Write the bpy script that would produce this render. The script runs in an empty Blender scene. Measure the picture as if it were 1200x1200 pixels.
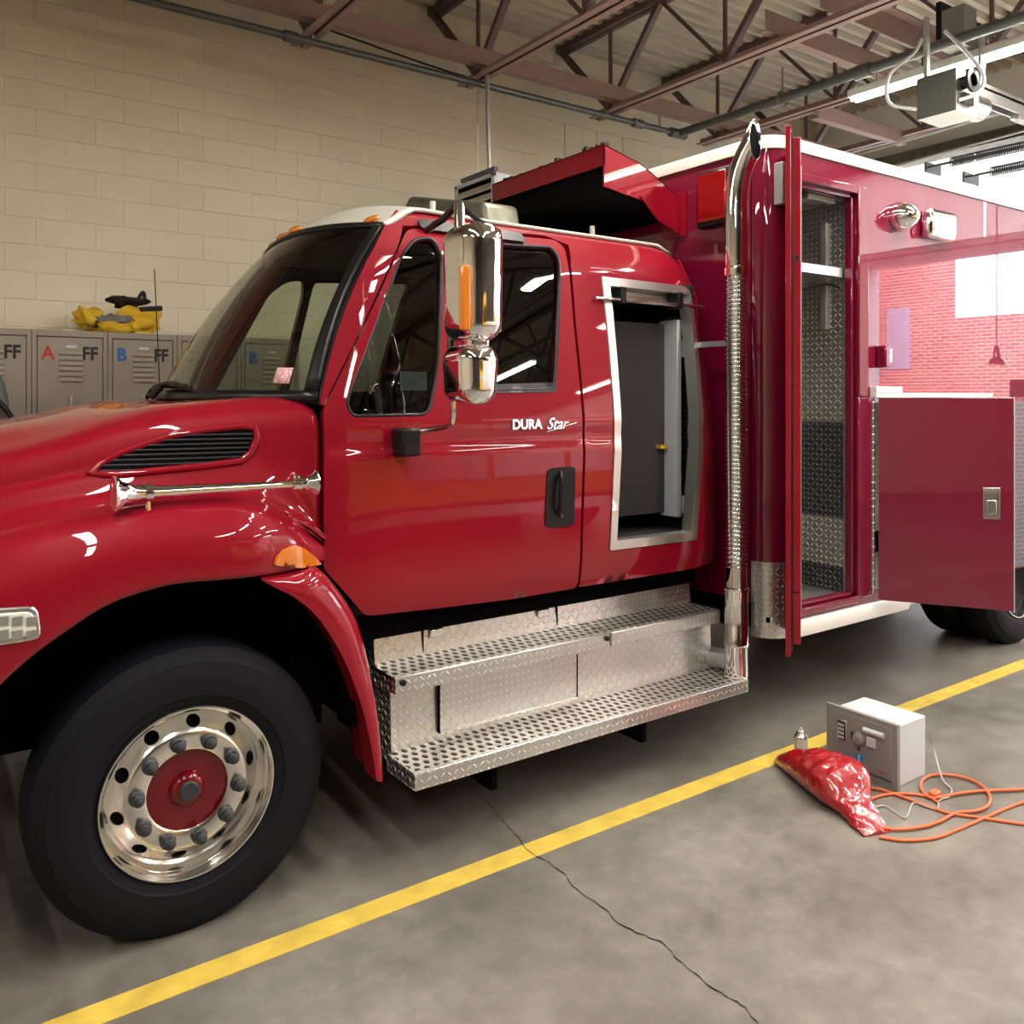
import bpy, bmesh, math, random
from math import sin, cos, pi, radians, sqrt
from mathutils import Vector, Matrix, geometry
random.seed(7)
C = bpy.context.scene.collection
# ---------------------------------------------------------------- camera maths
TH = radians(54.7); F = 1010.0; CX = 600.0; HY = 465.0; CH = 1.92
sT, cT = sin(TH), cos(TH)
def ray(u, v):
    r = (u - CX) / F
    return Vector((r*sT + cT, sT - r*cT, -(v - HY)/F))
def at(u, v, y):
    d = ray(u, v); t = y/d.y
    return Vector((d.x*t, y, CH + d.z*t))
def atx(u, v, x):
    d = ray(u, v); t = x/d.x
    return Vector((x, d.y*t, CH + d.z*t))
def atz(u, v, z=0.0):
    d = ray(u, v); t = (z-CH)/d.z
    return Vector((d.x*t, d.y*t, z))
def sstep(a, b, t):
    t = min(1, max(0, (t-a)/(b-a))); return t*t*(3-2*t)
# ---------------------------------------------------------------- materials
MATS = {}
def mat(name, col, rough=.5, metal=0, coat=0, coat_rough=.03, coat_ior=1.5, emit=None, estr=0, trans=0, ior=1.45,
        noise=None, bump=None, spec=.5):
    m = bpy.data.materials.new(name); m.use_nodes = True
    nt = m.node_tree; b = nt.nodes['Principled BSDF']
    b.inputs['Base Color'].default_value = (*col, 1); b.inputs['Roughness'].default_value = rough
    b.inputs['Metallic'].default_value = metal; b.inputs['Coat Weight'].default_value = coat
    b.inputs['Coat Roughness'].default_value = coat_rough; b.inputs['Coat IOR'].default_value = coat_ior
    b.inputs['Transmission Weight'].default_value = trans; b.inputs['IOR'].default_value = ior
    b.inputs['Specular IOR Level'].default_value = spec
    if emit: b.inputs['Emission Color'].default_value = (*emit, 1); b.inputs['Emission Strength'].default_value = estr
    if noise:   # (scale, amount) brightness mottling
        tc = nt.nodes.new('ShaderNodeTexCoord'); n = nt.nodes.new('ShaderNodeTexNoise')
        n.inputs['Scale'].default_value = noise[0]; n.inputs['Detail'].default_value = 5
        nt.links.new(tc.outputs['Object'], n.inputs['Vector'])
        r = nt.nodes.new('ShaderNodeMapRange'); r.inputs[3].default_value = 1-noise[1]; r.inputs[4].default_value = 1+noise[1]
        r.inputs[1].default_value = .25; r.inputs[2].default_value = .75
        nt.links.new(n.outputs[0], r.inputs[0])
        h = nt.nodes.new('ShaderNodeHueSaturation'); h.inputs['Color'].default_value = (*col, 1)
        nt.links.new(r.outputs[0], h.inputs['Value']); nt.links.new(h.outputs[0], b.inputs['Base Color'])
    if bump:    # (scale, strength, distance)
        tc = nt.nodes.new('ShaderNodeTexCoord'); n = nt.nodes.new('ShaderNodeTexNoise')
        n.inputs['Scale'].default_value = bump[0]; n.inputs['Detail'].default_value = 3
        nt.links.new(tc.outputs['Object'], n.inputs['Vector'])
        bp = nt.nodes.new('ShaderNodeBump'); bp.inputs['Strength'].default_value = bump[1]; bp.inputs['Distance'].default_value = bump[2]
        nt.links.new(n.outputs[0], bp.inputs['Height']); nt.links.new(bp.outputs[0], b.inputs['Normal'])
    MATS[name] = m
    return m
M = {}
M['red'] = mat('truck_red_paint', (.235,.003,.014), .42, 0, 1, .02, 1.42, spec=.1)
M['hubred'] = mat('hub_dark_red_paint', (.14,.001,.006), .3, 0, 1, .03, 1.5, spec=.1)
M['red_daylit'] = mat('box_red_daylight_tint', (.155,.004,.026), .35, 0, 1, .015, 1.75, spec=.05)  # same red as the cab, with daylight's maroon cast put into the colour
M['white'] = mat('white_paint', (.52,.51,.46), .4, 0, .2)
M['chrome'] = mat('chrome', (.86,.86,.87), .06, 1)
M['chromer'] = mat('satin_chrome', (.75,.75,.74), .2, 1)
M['alu'] = mat('polished_aluminium', (.80,.78,.74), .2, 1, noise=(14,.10), bump=(30,.08,.002))
M['alum'] = mat('brushed_aluminium', (.66,.66,.64), .38, 1)
M['galv'] = mat('galvanised_steel', (.5,.5,.48), .45, .8, noise=(9,.15))
M['black'] = mat('black_plastic', (.007,.007,.008), .4, spec=.3)
M['dark'] = mat('dark_underbody', (.003,.003,.004), .9, spec=.05)
M['rubber'] = mat('tyre_rubber', (.009,.0095,.013), .6, bump=(60,.15,.002), spec=.12)
M['seal'] = mat('rubber_seal', (.008,.008,.009), .3, spec=.35)
M['glass'] = mat('tinted_glass', (.30,.33,.30), 0, trans=1, ior=1.02)
M['amber'] = mat('amber_lens', (.60,.17,.012), .15, coat=1)
M['redlens'] = mat('red_lens', (.20,.003,.003), .12, coat=1)
M['lamp'] = mat('clear_lamp_lens', (.75,.76,.70), .12, coat=1, bump=(70,.4,.003))
M['lug'] = mat('grey_lug_plastic', (.028,.031,.038), .4)
M['opgrey'] = mat('operator_dark_grey', (.06,.064,.055), .45)
M['grey'] = mat('grey_cabinet_paint', (.23,.225,.22), .4, coat=.2)
M['lgrey'] = mat('light_grey_paint', (.55,.58,.62), .4)
M['locker'] = mat('locker_beige', (.30,.255,.205), .5, noise=(3,.04))
M['steel'] = mat('maroon_joist_steel', (.115,.070,.070), .5, noise=(5,.12))
M['steel2'] = mat('pinkish_beam_steel', (.30,.195,.18), .5, noise=(5,.1))
M['deck'] = mat('painted_metal_deck', (.50,.45,.36), .5, noise=(2,.12))
M['pipe'] = mat('dull_grey_pipe', (.10,.11,.11), .4, .4)
M['pipeb'] = mat('brown_pipe', (.20,.155,.12), .4, .3)
M['tube'] = mat('fluorescent_tube', (1,1,1), .5, emit=(1,.97,.80), estr=18)
M['fixw'] = mat('white_fixture_enamel', (.8,.8,.78), .35)
M['yellow'] = mat('coat_yellow_fabric', (.62,.38,.02), .8, bump=(25,.6,.01))
M['tan'] = mat('glove_grey_leather', (.16,.15,.14), .7, bump=(25,.5,.01))
M['bag'] = mat('red_plastic_film', (.30,.007,.011), .25, coat=1, coat_rough=.06, bump=(20,.75,.012))
M['cord'] = mat('orange_cord_rubber', (.62,.13,.045), .45)
M['wcord'] = mat('pale_grey_cord', (.42,.42,.38), .45)
M['blue'] = mat('blue_sticker', (.03,.25,.62), .4)
M['fabric'] = mat('dark_seat_fabric', (.03,.03,.033), .9)
M['dash'] = mat('grey_dashboard', (.10,.11,.10), .6)
M['paper'] = mat('paper', (.72,.72,.62), .8)
M['ltr_k'] = mat('black_lettering', (.01,.01,.01), .5)
M['ltr_r'] = mat('red_lettering', (.45,.03,.02), .5)
M['ltr_b'] = mat('blue_lettering', (.02,.13,.42), .5)
M['ltr_g'] = mat('dark_green_lettering', (.01,.06,.03), .5)
M['stripe'] = mat('yellow_stripe', (.62,.44,.075), .45, noise=(9,.22), coat=.3, coat_rough=.2)
M['engy'] = mat('engine_yellow_paint', (.80,.42,.01), .35, coat=1)
M['outdoor'] = mat('asphalt', (.16,.16,.16), .9)
M['win'] = mat('grey_blue_window', (.30,.32,.42), .1)
M['olive'] = mat('weathered_olive_metal', (.16,.155,.12), .4, .6, noise=(12,.35), bump=(12,.3,.01))
M['coil'] = mat('condenser_black', (.004,.004,.005), .9, spec=.05)
M['pink'] = mat('pink_sticker', (.70,.40,.42), .5, noise=(90,.6))
M['frontwall'] = mat('dark_front_wall_paint', (.085,.075,.07), .7)
M['wall_white'] = mat('white_wall_paint', (.80,.80,.76), .6)
M['foam'] = mat('black_rubber_scrap', (.02,.02,.02), .9, bump=(30,.8,.02))
M['interior'] = mat('compartment_grey', (.06,.055,.06), .5, .3)

def nn(nt, t, **kw):
    n = nt.nodes.new(t)
    for k, v in kw.items(): setattr(n, k, v)
    return n
def mth(nt, op, a, b=None):
    n = nt.nodes.new('ShaderNodeMath'); n.operation = op
    for i, x in enumerate((a, b)):
        if x is None: continue
        if isinstance(x, (int, float)): n.inputs[i].default_value = x
        else: nt.links.new(x, n.inputs[i])
    return n.outputs[0]
def diamond(name, col, rough, cell=.032, strength=.9, metal=1):
    m = mat(name, col, rough, metal); nt = m.node_tree; b = nt.nodes['Principled BSDF']
    uv = nn(nt, 'ShaderNodeUVMap'); sp = nn(nt, 'ShaderNodeSeparateXYZ'); nt.links.new(uv.outputs[0], sp.inputs[0])
    ux = mth(nt, 'DIVIDE', sp.outputs[0], cell); uy = mth(nt, 'DIVIDE', sp.outputs[1], cell)
    # rotate the lattice 45 deg so the lozenges sit on alternating diagonals
    fx = mth(nt, 'SUBTRACT', mth(nt, 'FRACT', ux), .5); fy = mth(nt, 'SUBTRACT', mth(nt, 'FRACT', uy), .5)
    par = mth(nt, 'MODULO', mth(nt, 'ABSOLUTE', mth(nt, 'ADD', mth(nt, 'FLOOR', ux), mth(nt, 'FLOOR', uy))), 2)
    a = mth(nt, 'ADD', fx, fy); c = mth(nt, 'SUBTRACT', fx, fy)
    ip = mth(nt, 'SUBTRACT', 1, par)
    lo = mth(nt, 'ADD', mth(nt, 'MULTIPLY', a, par), mth(nt, 'MULTIPLY', c, ip))
    sh = mth(nt, 'ADD', mth(nt, 'MULTIPLY', a, ip), mth(nt, 'MULTIPLY', c, par))
    e = mth(nt, 'ADD', mth(nt, 'POWER', mth(nt, 'DIVIDE', lo, .62), 2), mth(nt, 'POWER', mth(nt, 'DIVIDE', sh, .17), 2))
    h = mth(nt, 'MAXIMUM', mth(nt, 'SUBTRACT', 1, e), 0); h = mth(nt, 'MINIMUM', mth(nt, 'MULTIPLY', h, 1.6), 1)
    mx = nn(nt, 'ShaderNodeMix', data_type='RGBA'); mx.inputs[6].default_value = (*[c*.86 for c in col],1); mx.inputs[7].default_value = (*[min(.95, c*1.35+.12) for c in col],1)   # lozenge tops lighter than the plate
    nt.links.new(h, mx.inputs[0]); nt.links.new(mx.outputs[2], b.inputs['Base Color'])
    nt.links.new(mth(nt, 'SUBTRACT', rough, mth(nt, 'MULTIPLY', h, -.10)), b.inputs['Roughness'])
    bp = nn(nt, 'ShaderNodeBump'); bp.inputs['Strength'].default_value = strength; bp.inputs['Distance'].default_value = .007
    nt.links.new(h, bp.inputs['Height']); nt.links.new(bp.outputs[0], b.inputs['Normal'])
    return m
M['dia'] = diamond('diamond_plate', (.74,.74,.73), .30)
M['diad'] = diamond('diamond_plate_worn_and_shade', (.13,.13,.14), .38)  # dark tone serves worn plate and the painted shade low in the compartment
M['diab'] = diamond('diamond_plate_compartment', (.58,.57,.55), .36, .034)
def grip(name, rows_cell=(.045,.05)):
    m = mat(name, (.62,.60,.55), .33, 1); nt = m.node_tree; b = nt.nodes['Principled BSDF']
    uv = nn(nt, 'ShaderNodeUVMap'); sp = nn(nt, 'ShaderNodeSeparateXYZ'); nt.links.new(uv.outputs[0], sp.inputs[0])
    uy = mth(nt, 'DIVIDE', sp.outputs[1], rows_cell[1]); row = mth(nt, 'FLOOR', uy)
    ux = mth(nt, 'ADD', mth(nt, 'DIVIDE', sp.outputs[0], rows_cell[0]), mth(nt, 'MULTIPLY', row, .5))
    fx = mth(nt, 'SUBTRACT', mth(nt, 'FRACT', ux), .5); fy = mth(nt, 'SUBTRACT', mth(nt, 'FRACT', uy), .5)
    e = mth(nt, 'ADD', mth(nt, 'POWER', mth(nt, 'DIVIDE', fx, .28), 2), mth(nt, 'POWER', mth(nt, 'DIVIDE', fy, .38), 2))
    hole = mth(nt, 'LESS_THAN', e, 1)
    mx = nn(nt, 'ShaderNodeMix', data_type='RGBA'); mx.inputs[6].default_value = (.82,.80,.75,1); mx.inputs[7].default_value = (.03,.028,.025,1)
    nt.links.new(hole, mx.inputs[0]); nt.links.new(mx.outputs[2], b.inputs['Base Color'])
    h = mth(nt, 'MINIMUM', e, 1.8)
    h2 = mth(nt, 'MULTIPLY', h, -1)
    bp = nn(nt, 'ShaderNodeBump'); bp.inputs['Strength'].default_value = .7; bp.inputs['Distance'].default_value = .006
    nt.links.new(h2, bp.inputs['Height']); nt.links.new(bp.outputs[0], b.inputs['Normal'])
    return m
M['grip'] = grip('serrated_grip_tread')
def bricks(name, c1, c2, cm, bw, bh, mort, strength=.3, rough=.6, noise=.05):
    m = mat(name, c1, rough); nt = m.node_tree; b = nt.nodes['Principled BSDF']
    uv = nn(nt, 'ShaderNodeUVMap'); t = nn(nt, 'ShaderNodeTexBrick'); t.offset = .5
    nt.links.new(uv.outputs[0], t.inputs['Vector'])
    for k, v in (('Color1', (*c1,1)), ('Color2', (*c2,1)), ('Mortar', (*cm,1)), ('Scale', 1), ('Mortar Size', mort), ('Mortar Smooth', .6), ('Brick Width', bw), ('Row Height', bh)):
        t.inputs[k].default_value = v
    n = nn(nt, 'ShaderNodeTexNoise'); n.inputs['Scale'].default_value = 90; nt.links.new(uv.outputs[0], n.inputs[0])
    n2 = nn(nt, 'ShaderNodeTexNoise'); n2.inputs['Scale'].default_value = 1.2; n2.inputs['Detail'].default_value = 4; nt.links.new(uv.outputs[0], n2.inputs[0])
    r = nn(nt, 'ShaderNodeMapRange'); r.inputs[1].default_value=.3; r.inputs[2].default_value=.7; r.inputs[3].default_value = 1-noise; r.inputs[4].default_value = 1+noise
    nt.links.new(n2.outputs[0], r.inputs[0])
    hs = nn(nt, 'ShaderNodeHueSaturation'); nt.links.new(t.outputs[0], hs.inputs['Color']); nt.links.new(r.outputs[0], hs.inputs['Value'])
    nt.links.new(hs.outputs[0], b.inputs['Base Color'])
    hh = mth(nt, 'ADD', mth(nt, 'SUBTRACT', 1, t.outputs[1]), mth(nt, 'MULTIPLY', n.outputs[0], .12))
    bp = nn(nt, 'ShaderNodeBump'); bp.inputs['Strength'].default_value = strength; bp.inputs['Distance'].default_value = .01
    nt.links.new(hh, bp.inputs['Height']); nt.links.new(bp.outputs[0], b.inputs['Normal'])
    return m
M['cmu'] = bricks('painted_block_wall', (.70,.63,.485), (.665,.60,.46), (.75,.68,.54), .406, .203, .0045, .75)  # joints coloured lighter to paint in the highlight along them
M['brick'] = bricks('red_brick', (.42,.15,.12), (.34,.10,.085), (.58,.44,.40), .24, .08, .012, .3, .8, .15)
# polished worn concrete
m = mat('concrete_floor', (.24,.22,.19), .35); nt = m.node_tree; b = nt.nodes['Principled BSDF']
tc = nn(nt, 'ShaderNodeTexCoord')
n1 = nn(nt, 'ShaderNodeTexNoise'); n1.inputs['Scale'].default_value = 1.3; n1.inputs['Detail'].default_value = 8; n1.inputs['Roughness'].default_value = .6
n2 = nn(nt, 'ShaderNodeTexNoise'); n2.inputs['Scale'].default_value = 9; n2.inputs['Detail'].default_value = 12; n2.inputs['Roughness'].default_value = .68; n2.inputs['Distortion'].default_value = .2
for n in (n1, n2): nt.links.new(tc.outputs['Object'], n.inputs[0])
mix = mth(nt, 'ADD', mth(nt, 'MULTIPLY', n1.outputs[0], .6), mth(nt, 'MULTIPLY', n2.outputs[0], .4))
cr = nn(nt, 'ShaderNodeValToRGB'); el = cr.color_ramp.elements
el[0].position = .36; el[0].color = (.110,.100,.085,1); el[1].position = .64; el[1].color = (.235,.218,.192,1)
e = el.new(.5); e.color = (.165,.152,.132,1)
nt.links.new(mix, cr.inputs[0]); nt.links.new(cr.outputs[0], b.inputs['Base Color'])
r = nn(nt, 'ShaderNodeMapRange'); r.inputs[3].default_value = .22; r.inputs[4].default_value = .5; nt.links.new(n2.outputs[0], r.inputs[0])
nt.links.new(r.outputs[0], b.inputs['Roughness'])
bp = nn(nt, 'ShaderNodeBump'); bp.inputs['Strength'].default_value = .12; bp.inputs['Distance'].default_value = .004
nt.links.new(n2.outputs[0], bp.inputs['Height']); nt.links.new(bp.outputs[0], b.inputs['Normal'])
M['floor'] = m
# translucent white panels for the bay door and the added bright band
m = mat('translucent_white_panel', (.85,.85,.82), .5); nt = m.node_tree; b = nt.nodes['Principled BSDF']
tr = nn(nt, 'ShaderNodeBsdfTranslucent'); tr.inputs[0].default_value = (.9,.9,.86,1)
ms = nn(nt, 'ShaderNodeMixShader'); ms.inputs[0].default_value = .6
nt.links.new(b.outputs[0], ms.inputs[1]); nt.links.new(tr.outputs[0], ms.inputs[2]); nt.links.new(ms.outputs[0], nt.nodes['Material Output'].inputs[0])
M['translucent'] = m
# windscreen / side glass: transparent tint with mirror-like sheen
def glassmat(name, tint, refl=.9):
    m = bpy.data.materials.new(name); m.use_nodes = True; nt = m.node_tree; nt.nodes.remove(nt.nodes['Principled BSDF'])
    t = nn(nt, 'ShaderNodeBsdfTransparent'); t.inputs[0].default_value = (*tint, 1)
    g = nn(nt, 'ShaderNodeBsdfGlossy'); g.inputs['Roughness'].default_value = 0; g.inputs[0].default_value = (refl,)*3+(1,)
    lw = nn(nt, 'ShaderNodeLayerWeight'); lw.inputs[0].default_value = .5
    f_ = mth(nt, 'ADD', mth(nt, 'MULTIPLY', mth(nt, 'POWER', lw.outputs[1], 5), .92), .06)
    ms = nn(nt, 'ShaderNodeMixShader'); nt.links.new(f_, ms.inputs[0]); nt.links.new(t.outputs[0], ms.inputs[1]); nt.links.new(g.outputs[0], ms.inputs[2])
    nt.links.new(ms.outputs[0], nt.nodes['Material Output'].inputs[0]); MATS[name] = m
    return m
M['glass'] = glassmat('windscreen_glass', (.72,.78,.70))
M['glassd'] = glassmat('dark_tinted_glass', (.22,.25,.24))
# ---------------------------------------------------------------- mesh building
def origin(o):
    v = Vector((0,0,0))
    while o: v += o.location; o = o.parent
    return v
def tag(o, label=None, cat=None, group=None, kind=None):
    for k, v in (('label', label), ('category', cat), ('group', group), ('kind', kind)):
        if v: o[k] = v
    return o
def thing(name, loc, label, cat, group=None):
    o = bpy.data.objects.new(name, None); C.objects.link(o); o.location = loc; o.empty_display_size = .1
    return tag(o, label, cat, group)
def box_uv(me):
    uvl = me.uv_layers.get('UVMap') or me.uv_layers.new(name='UVMap')
    for p in me.polygons:
        n = p.normal; ax = max(range(3), key=lambda i: abs(n[i]))
        a, b = ((1,2), (0,2), (0,1))[ax]
        for li in p.loop_indices:
            co = me.vertices[me.loops[li].vertex_index].co
            uvl.data[li].uv = (co[a], co[b])
def finish(name, verts, faces, m, parent=None, smooth=35, bevel=0, fm=None, loc=None, seg=2):
    """one mesh object; verts in world coordinates, local to the parent chain or loc"""
    me = bpy.data.meshes.new(name); me.from_pydata([tuple(v) for v in verts], [], faces); me.update()
    for mm in (m if isinstance(m, (list, tuple)) else [m]): me.materials.append(mm)
    if fm:
        for p, i in zip(me.polygons, fm): p.material_index = i
    bm = bmesh.new(); bm.from_mesh(me); bmesh.ops.recalc_face_normals(bm, faces=bm.faces); bm.to_mesh(me); bm.free()
    box_uv(me)
    if smooth: me.shade_smooth(); me.set_sharp_from_angle(angle=radians(smooth))
    o = bpy.data.objects.new(name, me); C.objects.link(o)
    off = Vector((0,0,0))
    if parent: o.parent = parent; off = origin(parent)
    if loc is not None: o.location = Vector(loc) - off; off = Vector(loc)
    me.transform(Matrix.Translation(-off))
    if bevel:
        b = o.modifiers.new('bevel', 'BEVEL'); b.width = bevel; b.segments = seg; b.limit_method = 'ANGLE'; b.angle_limit = radians(40)
        b.harden_normals = False
    return o
class MB:
    def __init__(s): s.v = []; s.f = []; s.m = []; s.mi = 0
    def add(s, vs, fs):
        o = len(s.v); s.v += [Vector(v) for v in vs]; s.f += [tuple(i+o for i in f) for f in fs]; s.m += [s.mi]*len(fs); return s
    def box(s, lo, hi):
        x0,y0,z0 = lo; x1,y1,z1 = hi
        return s.add([(x0,y0,z0),(x1,y0,z0),(x1,y1,z0),(x0,y1,z0),(x0,y0,z1),(x1,y0,z1),(x1,y1,z1),(x0,y1,z1)],
                     [(0,3,2,1),(4,5,6,7),(0,1,5,4),(1,2,6,5),(2,3,7,6),(3,0,4,7)])
    def bar(s, p, q, w, h, up=(0,0,1)):
        p, q = Vector(p), Vector(q); d = (q-p).normalized(); up = Vector(up)
        if abs(d.dot(up)) > .99: up = Vector((0,1,0))
        r = d.cross(up).normalized()*w/2; u = r.cross(d).normalized()*h/2
        vs = [a+sx*r+su*u for a in (p,q) for sx,su in ((-1,-1),(1,-1),(1,1),(-1,1))]
        return s.add(vs, [(0,1,2,3),(7,6,5,4),(0,4,5,1),(1,5,6,2),(2,6,7,3),(3,7,4,0)])
    def rev(s, base, axis, prof, seg=32, cap=True):
        """lathe: prof = [(t along axis, radius)]"""
        base = Vector(base); ax = Vector(axis).normalized()
        a = ax.orthogonal().normalized(); b = ax.cross(a)
        o = len(s.v); n = len(prof)
        for t, r in prof:
            for k in range(seg):
                an = 2*pi*k/seg; s.v.append(base + ax*t + (a*cos(an)+b*sin(an))*r)
        fs = []
        for i in range(n-1):
            for k in range(seg):
                k2 = (k+1) % seg; fs.append((o+i*seg+k, o+i*seg+k2, o+(i+1)*seg+k2, o+(i+1)*seg+k))
        if cap:
            if prof[0][1] > 1e-5: fs.append(tuple(o+k for k in range(seg-1,-1,-1)))
            if prof[-1][1] > 1e-5: fs.append(tuple(o+(n-1)*seg+k for k in range(seg)))
        s.f += fs; s.m += [s.mi]*len(fs); return s
    def cyl(s, p, q, r, r2=None, seg=20):
        p, q = Vector(p), Vector(q)
        return s.rev(p, q-p, [(0,r),((q-p).length, r if r2 is None else r2)], seg)
    def tube(s, pts, r, seg=10, cap=True, rad=None):
        pts = [Vector(p) for p in pts]; o = len(s.v); n = len(pts)
        t = (pts[1]-pts[0]).normalized(); a = t.orthogonal().normalized()
        for i, p in enumerate(pts):
            t2 = ((pts[min(i+1,n-1)]-pts[max(i-1,0)])).normalized()
            a = (a - t2*a.dot(t2)).normalized(); b = t2.cross(a); rr = rad[i] if rad else r
            for k in range(seg):
                an = 2*pi*k/seg; s.v.append(p + (a*cos(an)+b*sin(an))*rr)
        fs = [(o+i*seg+k, o+i*seg+(k+1)%seg, o+(i+1)*seg+(k+1)%seg, o+(i+1)*seg+k) for i in range(n-1) for k in range(seg)]
        if cap: fs += [tuple(o+k for k in range(seg-1,-1,-1)), tuple(o+(n-1)*seg+k for k in range(seg))]
        s.f += fs; s.m += [s.mi]*len(fs); return s
    def prism(s, poly, d):
        """closed polygon (3D points) extruded by vector d"""
        d = Vector(d); n = len(poly); p = [Vector(a) for a in poly]
        return s.add(p+[a+d for a in p], [tuple(range(n)), tuple(range(2*n-1, n-1, -1))]+[(i,(i+1)%n,n+(i+1)%n,n+i) for i in range(n)])
    def grid(s, rows):
        n = len(rows[0]); vs = [p for r in rows for p in r]
        return s.add(vs, [(i*n+j, i*n+j+1, (i+1)*n+j+1, (i+1)*n+j) for i in range(len(rows)-1) for j in range(n-1)])
    def build(s, name, m, parent=None, **k):
        return finish(name, s.v, s.f, m, parent, fm=s.m, **k)
def smoothpath(pts, n=8):
    """Catmull-Rom through the points"""
    P = [Vector(p) for p in pts]; P = [P[0]*2-P[1]]+P+[P[-1]*2-P[-2]]; out = []
    for i in range(1, len(P)-2):
        for k in range(n):
            t = k/n; a,b,c,d = P[i-1],P[i],P[i+1],P[i+2]
            out.append(.5*((2*b)+(c-a)*t+(2*a-5*b+4*c-d)*t*t+(3*b-a-3*c+d)*t**3))
    return out+[P[-2]]
def rounded(pts, r, n=5):
    """round the corners of a closed 2D polygon"""
    out = []; N = len(pts)
    for i, p in enumerate(pts):
        rr = r[i] if isinstance(r, (list, tuple)) else r
        p = Vector(p[:2]); a = Vector(pts[i-1][:2])-p; b = Vector(pts[(i+1)%N][:2])-p
        q = min(rr, a.length*.45, b.length*.45)
        if q < 1e-4: out.append(p); continue
        A = p+a.normalized()*q; B = p+b.normalized()*q
        for k in range(n+1):
            t = k/n; out.append(A*(1-t)**2+p*2*t*(1-t)+B*t*t)
    return out
def rbox(w, h, r, n=5): return rounded([(-w/2,-h/2),(w/2,-h/2),(w/2,h/2),(-w/2,h/2)], r, n)
def bspline(pts, n=6):
    """cubic B-spline that starts and ends on the end points"""
    P = [Vector(p) for p in pts]; P = [P[0]*2-P[1]]+P+[P[-1]*2-P[-2]]; out = []
    for i in range(len(P)-3):
        a, b, c, d = P[i:i+4]
        for k in range(n):
            t = k/n; out.append((a*(1-t)**3+b*(3*t**3-6*t*t+4)+c*(-3*t**3+3*t*t+3*t+1)+d*t**3)/6)
    a, b, c = P[-3:]; out.append((a+b*4+c)/6); return out
def inside(p, poly):
    c = False; j = len(poly)-1
    for i in range(len(poly)):
        a, b = poly[i], poly[j]
        if (a[1] > p[1]) != (b[1] > p[1]) and p[0] < (b[0]-a[0])*(p[1]-a[1])/(b[1]-a[1])+a[0]: c = not c
        j = i
    return c
def densify(poly, step):
    out = []
    for i, a in enumerate(poly):
        b = poly[(i+1) % len(poly)]; a = Vector(a[:2]); b = Vector(b[:2]); n = max(1, int((b-a).length/step))
        out += [a+(b-a)*k/n for k in range(n)]
    return out
def surf_panel(name, outline, holes, S, m, parent, thick=.03, step=.045, mirror=None, lift=0, only_hole=False):
    """panel cut in the (a,b) parameter plane and laid on the surface S(a,b)->Vector; smooth normals from S"""
    out = densify(outline, step); hs = [densify(h, step) for h in holes]
    vs = list(out); ed = [(i,(i+1)%len(out)) for i in range(len(out))]
    for h in hs:
        o = len(vs); vs += h; ed += [(o+i, o+(i+1)%len(h)) for i in range(len(h))]
    xs = [p[0] for p in out]; ys = [p[1] for p in out]; bound = list(vs)
    x = min(xs)
    while x < max(xs):
        y = min(ys)
        while y < max(ys):
            p = Vector((x+.0007, y+.0003))
            if inside(p, out) and not any(inside(p, h) for h in hs) and min((q-p).length_squared for q in bound) > (step*.5)**2: vs.append(p)
            y += step
        x += step
    r = geometry.delaunay_2d_cdt(vs, ed, [], 0, 1e-6)
    V, T = r[0], r[2]; tri = []
    for t in T:
        c = (V[t[0]]+V[t[1]]+V[t[2]])/3
        if len(t) == 3 and inside(c, out) and not any(inside(c, h) for h in hs): tri.append(tuple(t))
    def N(a, b):
        e = .004; du = S(a+e,b)-S(a-e,b); dv = S(a,b+e)-S(a,b-e); return du.cross(dv).normalized()
    P = [S(v[0], v[1]) for v in V]; NN = [N(v[0], v[1]) for v in V]
    c0 = sum(P, Vector())/len(P)
    # orient outward: away from truck centre line
    sgn = 1 if NN[0].dot(c0-Vector((c0.x, YC, c0.z-.6 if abs(NN[0].z) > .6 else c0.z))) > 0 else -1
    NN = [n*sgn for n in NN]
    P = [p+n*lift for p, n in zip(P, NN)]
    tri2 = []
    for t in tri:
        g = (P[t[1]]-P[t[0]]).cross(P[t[2]]-P[t[0]])
        tri2.append(t if g.dot(NN[t[0]]) > 0 else (t[0], t[2], t[1]))
    cnt = {}
    for t in tri2:
        for k in range(3):
            a, b = t[k], t[(k+1)%3]; cnt[(a,b)] = 1
    be = [(a,b) for (a,b) in cnt if (b,a) not in cnt]
    verts = list(P); back = {}; faces = list(tri2); nf = len(faces)
    for a, b in be:
        for k in (a, b):
            if k not in back: back[k] = len(verts); verts.append(P[k]-NN[k]*thick)
        faces.append((b, a, back[a], back[b]))
    nl = []
    me_norm = list(NN)
    def mk(flip):
        vv = [Vector((p.x, 2*YC-p.y, p.z)) for p in verts] if flip else verts
        ff = [tuple(reversed(f)) for f in faces] if flip else faces
        me = bpy.data.meshes.new(name); me.from_pydata([tuple(v) for v in vv], [], ff); me.update(); me.materials.append(m)
        box_uv(me); me.shade_smooth()
        ln = []
        for p in me.polygons:
            for li in p.loop_indices:
                vi = me.loops[li].vertex_index
                if p.index < nf:
                    n = me_norm[vi]; ln.append(Vector((n.x,-n.y,n.z)) if flip else n)
                else: ln.append(p.normal)
        me.normals_split_custom_set([tuple(n) for n in ln])
        off = origin(parent) if parent else Vector((0,0,0)); me.transform(Matrix.Translation(-off))
        o = bpy.data.objects.new(name, me); C.objects.link(o); o.parent = parent; return o
    o = mk(False)
    if mirror: mk(True)
    return o
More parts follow.
